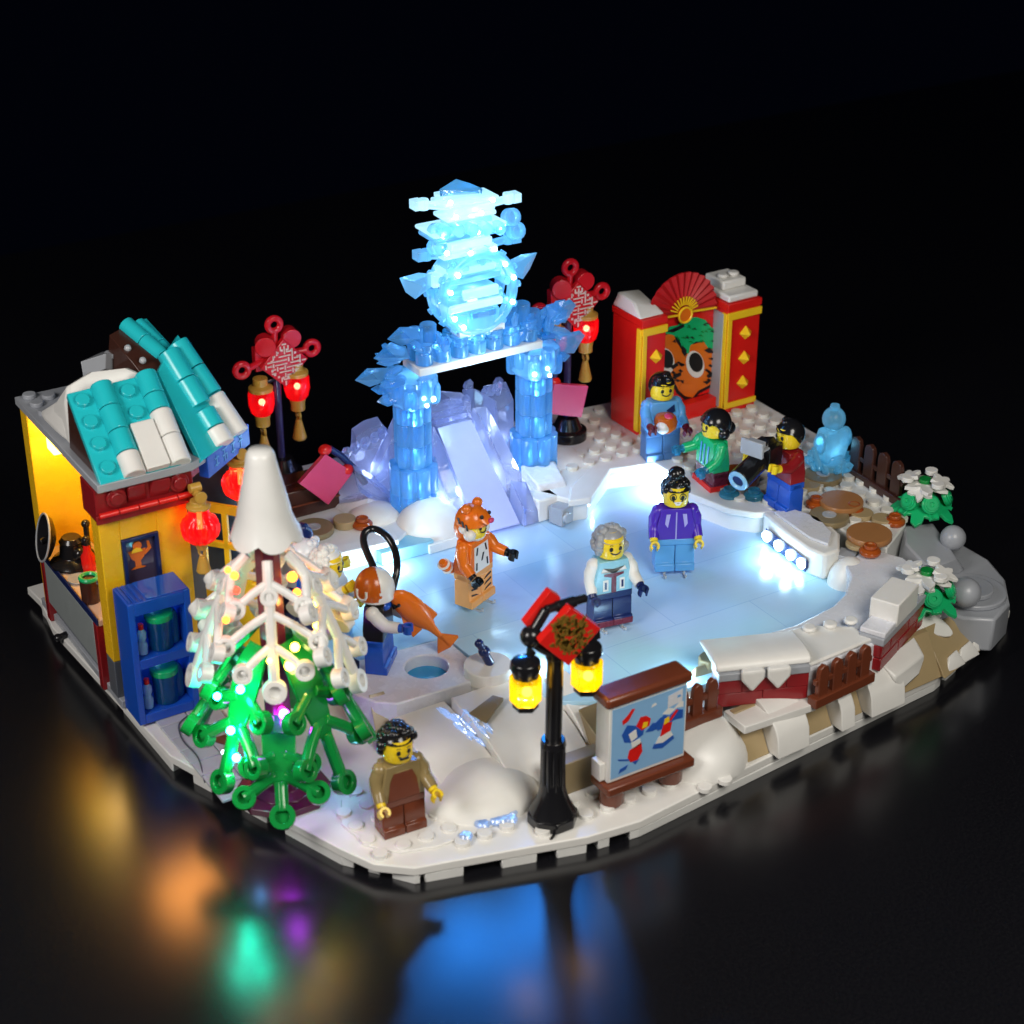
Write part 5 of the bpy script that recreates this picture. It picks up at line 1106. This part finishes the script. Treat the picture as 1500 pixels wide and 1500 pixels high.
f = figure('figure in red jacket and blue trousers aiming a long black camera', (25.529, 8.556, 4.050), R(-92), 'dred', 'blue', hair='short', pose=(1.0,1.15), head='skin')
BM = Matrix.Translation(f.location) @ Matrix.Rotation(R(-92), 4, 'Z')
t = thing('camera', 'black camera with long lens and silver viewfinder in front of the red jacket figure', 'camera', BM @ Vector((0,-1.35,3.05)), R(-72))
t.scale = (1.2,1.2,1.2)
MB().bx(-.5,.5,-.4,.5,-.4,.5).hull([(-.3,-.3,.5),(.3,-.3,.5),(-.3,.4,.5),(.3,.4,.5),(-.2,-.1,.75),(.2,-.1,.75),(.2,.3,.75)]).obj('body', 'black', t)
MB().cyl((0,-.4,-.1),(0,-1.75,-.45),.42,.45,20).obj('lens_barrel', 'black', t, .03)
MB().torus((0,-1.76,-.455),(0,1,.26),.33,.1,22,8).obj('lens_ring', 'lblue', t, 0); MB().cyl((0,-1.74,-.445),(0,-1.78,-.46),.26,n=18).obj('lens_glass', 'dblue', t, 0)
MB().bx(-.45,.45,-.95,-.35,.5,.6).bx(-.5,.5,-1.0,-.85,.3,.95).bx(-.35,.35,-.8,-.5,.6,.85).obj('viewfinder', 'silver', t, .03)
f = figure('figure with dark blue hair half hidden behind the white tree branches', (2.394, 13.262, 2.800), R(-50), 'grey', 'dblue', hair='short', hair_m='dblue', pose=(.3,.3))
f = figure('figure in white jacket on the ice just behind the tree', (2.590, 10.708, 2.800), R(40), 'white', 'lblue', 'white', hands='skin', hair='wavy', hair_m='white', pose=(1.6,.3))
f = figure('figure in dark blue with white scarf close behind the tree', (2.113, 11.867, 2.800), R(60), 'blue', 'dblue', hair='short', hair_m='cream', pose=(.4,1.2))
# blue ice statue
P = (29.940, 10.453, 4.000)
t = thing('ice_statue', 'clear light blue ice statue on a ring of ice crystals by the brown fence', 'statue', P)
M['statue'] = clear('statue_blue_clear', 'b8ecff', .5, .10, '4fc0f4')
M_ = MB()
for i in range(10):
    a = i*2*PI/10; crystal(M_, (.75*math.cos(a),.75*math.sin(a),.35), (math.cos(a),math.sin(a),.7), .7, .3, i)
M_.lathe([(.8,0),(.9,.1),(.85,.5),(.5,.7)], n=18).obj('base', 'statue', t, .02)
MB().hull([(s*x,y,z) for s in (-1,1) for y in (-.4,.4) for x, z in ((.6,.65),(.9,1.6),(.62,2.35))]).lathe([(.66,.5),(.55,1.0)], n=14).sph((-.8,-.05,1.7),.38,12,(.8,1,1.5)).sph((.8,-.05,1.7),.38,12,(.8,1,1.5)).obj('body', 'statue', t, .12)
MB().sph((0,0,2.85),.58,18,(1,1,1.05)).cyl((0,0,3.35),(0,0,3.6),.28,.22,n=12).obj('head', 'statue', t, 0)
MB().cyl((-.9,-.3,.5),(-1.5,-.4,1.8),.16,.12,10).obj('arm', 'statue', t, .02)
led(Vector(P)+Vector((0,-.1,1.3)), (.3,.75,1), 14, .2)
# ================================================================ front street lamp
X, Y = 5.26, -2.75
lp = thing('street_lamp', 'black street lamp with two glowing yellow lanterns and a red gold tile', 'lamp', (X,Y,.8))
MB().prism([(1.0*math.cos(a),1.0*math.sin(a)) for a in (PI/8+PI/4*i for i in range(8))], 0, .45).lathe([(.95,.45),(.62,1.1),(.52,1.5),(.48,1.9)], n=12).obj('base', 'black', lp, .05)
m = MB()
for i in range(10):
    a = i*2*PI/10; m.cyl((.36*math.cos(a),.36*math.sin(a),1.6),(.34*math.cos(a),.34*math.sin(a),3.6),.14,n=8)
m.cyl((0,0,1.5),(0,0,3.65),.38,n=16).cyl((0,0,3.5),(0,0,3.8),.5,.46,n=20).obj('lower_post', 'black', lp, .02)
MB().cyl((0,0,3.7),(.05,0,7.6),.32,n=18).cyl((.05,0,7.4),(.05,0,8.1),.38,n=18).obj('upper_post', 'black', lp, .03)
o = Vector((X,Y,.8))
def L_(p): return Vector(p)-o
m = MB().tube([L_(AY(815,960,Y)), L_(AY(795,950,Y)), L_(AY(775,940,Y)), L_(AY(778,958,Y))], .2, 10).sph(L_(AY(778,932,Y)), .42, 14).tube([L_(AY(815,960,Y)), L_(AY(845,955,Y)), L_(AY(862,945,Y))], .2, 10)
m.cyl(L_(AY(800,893,Y-.1)), L_(AY(858,876,Y-.1)), .17, n=12).cyl(L_(AY(815,889,Y-.1)), L_(AY(842,881,Y-.1)), .22, n=12).cyl(L_(AY(778,930,Y)), L_(AY(800,893,Y)), .2, n=10).hull([L_(AY(845,950,Y)+0*Vector()) if False else L_(AY(845,952,Y)), L_(AY(880,935,Y)), L_(AY(878,915,Y)), L_(AY(858,905,Y)), L_(AY(845,952,Y+.6)), L_(AY(880,935,Y+.6))])
m.obj('arm', 'black', lp, .04)
def tileq(pts, d, name, mt): 
    q = [L_(AY(a,b,Y+d)) for a, b in pts]; return MB().hull(q+[p+Vector((.03,.3,.05)) for p in q]).obj(name, mt, lp, .03)
tq = tileq([(790,942),(836,890),(880,921),(833,975)], -.75, 'red_tile', 'red')
tileq([(768,915),(806,866),(822,876),(784,926)], .15, 'red_tile', 'red')
m = MB(); r = random.Random(3)
for i in range(190):
    a, d = r.uniform(0,2*PI), 28*math.sqrt(r.random()); p = Vector(AY(836+d*math.cos(a)*.98, 933+d*math.sin(a), Y-.77))
    b = r.uniform(0,PI); m.slab(L_(p)+Vector((0,-.012,0)), (math.cos(b),0,math.sin(b)), (-math.sin(b),0,math.cos(b)), (0,1,0), r.uniform(.14,.30), .075, .02+.0003*i)
m.obj('tile_pattern', 'olive', tq, 0)
for k, (px, py) in enumerate(((770,985),(860,962))):
    c = L_(AY(px,py,Y)); n_ = lp
    cp = MB().lathe([(.25,.62),(.55,.5),(.6,.22),(.52,.05),(.48,-.35)], c, n=16).obj('lantern_cap', 'black', n_, .03)
    MB().prism([(c.x+.62*math.cos(a), c.y+.62*math.sin(a)) for a in (PI/6+PI/3*i for i in range(6))], c.z-1.25, c.z-.12).obj('lantern_glass', 'yelc', n_, .06)
    MB().prism([(c.x+.5*math.cos(a), c.y+.5*math.sin(a)) for a in (PI/6+PI/3*i for i in range(6))], c.z-1.52, c.z-1.26).obj('lantern_foot', 'black', n_, .03)
    MB().sph(c+Vector((0,-.1,-.8)), .2, 10).obj('bulb', 'led_y', n_, 0)
    led(c+o+Vector((0,0,-.72)), (1,.62,.12), 24, .1); led(c+o+Vector((0,-.85,-.75)), (1,.65,.12), 8, .2)
single(MB().curve([(4.992, -3.023, 0.850),(4.912, -3.344, 0.860),(4.802, -3.613, 0.850),(4.590, -3.751, 0.830),(4.527, -3.659, 0.600),(4.757, -3.259, 0.050)], .06, 6), 'lamp_wire', 'black', 'thin black wire running from the street lamp base over the plate edge', 'wire', bevel=0)
single(MB().curve([(-5.296, 6.522, 0.860),(-4.905, 8.109, 0.960),(-4.951, 9.566, 0.960),(-4.648, 10.732, 0.960),(-4.051, 11.206, 0.960)], .035, 6), 'lamp_wire', 'dgrey', 'thin wire on the grey paving between cabinet and tree', 'wire', bevel=0)
# ================================================================ notice board
nb = thing('notice_board', 'wooden framed notice board with a blue skating poster on two round legs', 'notice board', (9.1,-3.1,.8), world=True)
xl, xr, yf = 7.35, 11.0, -3.45
MB().bx(xl,xr,yf,yf+.9,2.15,5.6).bx(xl-.25,xl-.002,yf+.2,yf+.8,2.2,3.0).obj('panel', 'white', nb, .03)
MB().bx(xl-.2,xr+.15,yf-.15,yf+1.0,5.62,6.1).obj('top_board', 'brown', nb, .14)
MB().bx(xl-.2,xr+.3,yf-.35,yf+.95,1.72,2.12).obj('bottom_board', 'brown', nb, .08)
for x in (xl+.45, xr-.4): MB().lathe([(.36,.82),(.5,1.0),(.5,1.72)], (x,yf+.35,0), n=18).obj('leg', 'brown', nb, .02)
M['poster'] = plastic('poster_blue', (.26,.50,.80), .2); M['mid'] = plastic('poster_dark_blue', (.02,.10,.45), .3)
po = MB().bx(xl+.12,xr-.08,yf-.025,yf-.002,2.3,5.5).obj('poster', 'poster', nb, 0)
def pp(pts, m, lay=1, name='poster_print'):
    MB().prism([(xl+.12+u*3.45, 2.3+v*3.2) for u, v in pts], yf-.03-.006*lay, yf-.027-.002*lay, lambda a,b,c:(a,c,b)).obj(name, m, po, 0)
pp([(.45,.52),(.55,.62),(.62,.6),(.7,.68),(.78,.64),(.88,.7),(.97,.66),(.97,.54),(.85,.55),(.7,.52),(.55,.5)], 'mid')
pp([(.68,.70),(.76,.76),(.84,.72),(.92,.8),(.97,.78),(.97,.70),(.88,.72),(.78,.66),(.70,.69)], 'white')
pp([(.75,.76),(.95,.80),(.95,.97),(.75,.93)], 'cream', 2); pp([(.88,.86),(.93,.87),(.92,.90),(.88,.90)], 'mblue', 3)
pp([(.52,.85),(.60,.87),(.58,.90),(.54,.89)], 'white')
# larger skater in red and dark blue
pp([(.14,.74),(.22,.78),(.30,.92),(.26,.93),(.2,.86),(.13,.8)], 'red', 2); pp([(.13,.60),(.2,.72),(.34,.66),(.44,.60),(.42,.50),(.28,.44),(.17,.48)], 'mid', 2)
pp([(.32,.66),(.38,.77),(.46,.76),(.52,.70),(.5,.60),(.40,.57)], 'red', 3); pp([(.40,.60),(.47,.60),(.48,.67),(.42,.68)], 'yell', 4)
pp([(.22,.58),(.32,.62),(.34,.50),(.26,.46)], 'white', 4); pp([(.26,.45),(.38,.46),(.40,.38),(.28,.34)], 'white', 3); pp([(.24,.34),(.40,.40),(.42,.26),(.36,.16),(.26,.16),(.22,.24)], 'red', 3)
pp([(.22,.22),(.28,.24),(.26,.18),(.10,.24),(.08,.27)], 'mid', 2); pp([(.28,.16),(.38,.16),(.33,.10)], 'mid', 2); pp([(.10,.05),(.2,.08),(.23,.14),(.12,.11)], 'mid', 2)
# smaller skater
pp([(.58,.60),(.66,.66),(.78,.64),(.84,.58),(.80,.50),(.62,.48)], 'mid', 3); pp([(.66,.38),(.80,.42),(.82,.54),(.70,.56)], 'red', 4); pp([(.70,.54),(.78,.56),(.77,.64),(.71,.62)], 'yell', 5)
pp([(.80,.56),(.90,.68),(.87,.70),(.77,.58)], 'red', 4); pp([(.60,.30),(.70,.28),(.84,.34),(.80,.42),(.64,.38)], 'white', 3); pp([(.56,.24),(.70,.20),(.86,.28),(.84,.33),(.70,.27),(.58,.30)], 'mid', 3)
# ================================================================ walls and fences
def place(P0, P1, z): return Vector((P0[0],P0[1],z)), (Vector(P1)-Vector(P0)).length, math.atan2(P1[1]-P0[1], P1[0]-P0[0])
def brick_wall(P0, P1, z, label, icicles, cap=True):
    o, L, a = place(P0, P1, z); t = thing('brick_wall', label, 'wall', o, a, 'low dark red brick walls')
    m = MB(); r = random.Random(4); h = 0
    for row, hh in enumerate((.63,.63)):
        x = 0; w = [1.9, 1.0][row]
        while x < L-.02:
            w2 = min(w, L-x); m.bx(x+.01, x+w2-.01, 0, 1.0, h+.012, h+hh-.012); x += w2; w = 1.9
        h += hh
    m.obj('bricks', 'dred', t, .05)
    MB().bx(-.02,L+.02,-.06,1.05,h+.0,h+.35).obj('coping', 'grey', t, .04)
    if cap: MB().prism([(.08,h+.36),(.1,h+.5),(.16,h+.62),(.35,h+.72),(.7,h+.76),(1.3,h+.72),(2.0,h+.6),(2.6,h+.46),(2.6,h+.3)], -.1, L+.1, lambda a,b,c:(c,a,b)).obj('snow_cap', 'white', t, .1)
    for x in icicles: MB().hull([(x-.5,-.34,h+.55),(x+.5,-.34,h+.55),(x-.5,-.1,h+.6),(x+.5,-.1,h+.6),(x-.48,-.32,h+.1),(x+.48,-.32,h+.1),(x-.48,-.1,h+.1),(x+.48,-.1,h+.1),(x,-.3,h-.5),(x,-.12,h-.5)]).obj('snow_icicle', 'white', t, .1)
    return t
brick_wall((13.75,-1.95), (17.35,-3.3), 2.6, 'dark red brick wall with two pointed snow drips between the two brown fences', (1.35, 2.45))
w2 = brick_wall((21.2,-3.35), (25.4,-1.4), 2.6, 'dark red brick wall with a white block on top beside the lower snowy shrub', (), False)
MB().bx(1.2,3.4,-.1,1.2,1.6,2.7).obj('white_block', 'white', w2, .06)
MB().bx(.1,1.3,-.05,1.1,1.6,1.85).obj('white_block', 'cream', w2, .05)
def fence(P0, P1, z, n, label, m='brown', h=1.9):
    o, L, a = place(P0, P1, z); t = thing('picket_fence', label, 'fence', o, a, 'brown picket fences')
    MB().bx(-.1,L+.1,-.15,.35,0,.45).obj('base_rail', m, t, .04); MB().bx(0,L,.02,.24,1.0,1.25).obj('rail', m, t, .03)
    w = L/n
    for i in range(n):
        x = (i+.5)*w; b = w*.34
        MB().prism([(x-b,.4),(x+b,.4),(x+b,h-.35),(x+b*.75,h-.12),(x,h),(x-b*.75,h-.12),(x-b,h-.35)], -.02, .22, lambda a_,b_,c_:(a_,c_,b_)).obj('picket', m, t, .04)
    return t
fence((17.3,-3.85), (20.6,-3.5), 2.45, 4, 'brown picket fence on the front bank right of the brick wall with snow drips')
fence((10.6,-2.35), (13.6,-2.25), 2.45, 4, 'brown picket fence behind the notice board')
fence((30.510, 9.836, 4.000)[:2], (30.311, 5.739, 4.000)[:2], 4.0, 4, 'dark brown picket fence at the back beside the ice statue', 'dbrown', 2.2)
# ================================================================ tap on a snow pillar
c = (6.994, 4.990, 2.800)
t = thing('snow_pillar', 'round snow pillar by the fishing platform', 'pillar', (c[0],c[1],.81))
MB().lathe([(.95,0),(.95,1.7),(1.02,1.75),(1.02,2.4)], n=28).obj('post', 'white', t, .06)
t = thing('ice_auger', 'small dark blue black auger handle standing tilted on the round snow pillar', 'auger', (c[0],c[1],3.2))
MB().cyl((.1,0,0),(-.12,.1,.55),.2,n=10).sph((-.12,.1,.62),.26,12).cyl((-.12,.1,.62),(-.32,.15,1.0),.17,n=10).sph((-.34,.15,1.05),.2,10).obj('handle', 'dblue', t, 0)
# ================================================================ snowy shrubs
def shrub(p, label, seed):
    t = thing('snowy_shrub', label, 'shrub', p, 0, 'green shrubs under white snow flowers'); r = random.Random(seed)
    def leaf(mb, c, az, tilt, R0, n=5):
        q = Matrix.Translation(c) @ Matrix.Rotation(az, 4, 'Z') @ Matrix.Rotation(tilt, 4, 'Y')
        pts = []
        for i in range(n*4):
            a = i*2*PI/(n*4); k = i % 4; rr = R0*(1.0, .78, .5, .78)[k]*(.95+.1*r.random()); pts.append((rr*math.cos(a), rr*math.sin(a)))
        mb.prism(pts, -.09, .09, lambda x,y,z: tuple(q@Vector((x,y,z-.10*(x*x+y*y)))))
    g = MB()
    for i in range(5): leaf(g, (.75*math.cos(i*1.26),.75*math.sin(i*1.26),.62), i*1.26, .5, 1.05)
    g.lathe([(.5,0),(.5,1.3)], n=14); g.obj('leaves', 'lime', t, .02)
    w = MB()
    leaf(w, (-.15,-.2,1.6), .3, .12, 1.05, 5)
    for i in range(4): leaf(w, (.78*math.cos(i*1.57+.6),.78*math.sin(i*1.57+.6),1.5+.35*(i%2)), i*1.57+.6, .35, .62)
    w.obj('snow_leaves', 'white', t, .02)
    MB().lathe([(.3,0),(.3,.2),(.2,.2)], (0,0,1.66), n=14).obj('centre_stud', 'green', t, .02)
    for a in (-3.0, -2.0, -.75, .5):
        m = MB(); cc = Vector((1.05*math.cos(a),1.05*math.sin(a),1.0)); d = Vector((math.cos(a),math.sin(a),.5))
        m.lathe([(.42,-.15),(.45,.05),(.36,.1),(.36,.16),(.28,.16),(.28,.22),(.12,.22),(.1,.15)], cc, d, 18).obj('rose', 'lime', t, .01)
    for i in range(3):
        a = i*2.1+.5; MB().lathe([(.3,0),(.3,.22)], (.85*math.cos(a),.85*math.sin(a),1.75), n=12).obj('snow_stud', 'white', t, .02)
shrub((30.855, 4.805, 3.900), 'snowy shrub beside the dark fence end, on top of the grey rock', 1)
shrub((26.056, -0.662, 3.000), 'snowy shrub behind the front red brick wall with the white block', 6)
# fill lights of the rink: unseen point lights added round its edge to brighten the ice
for p, c, w, r in (((22.9,14.6,3.4),(.5,.8,1),60,.3), ((18.6,14.9,3.3),(.6,.85,1),30,.3), ((4.2,13.8,3.3),(.65,.9,1),70,.3), ((25.3,3.6,3.3),(.8,.93,1),22,.2), ((9.0,4.2,3.1),(.6,.85,1),22,.2), ((13.6,0.3,3.1),(.5,.8,1),25,.2), ((7.8,14.8,3.3),(.5,.8,1),24,.2)): led(p, c, w*8, r)
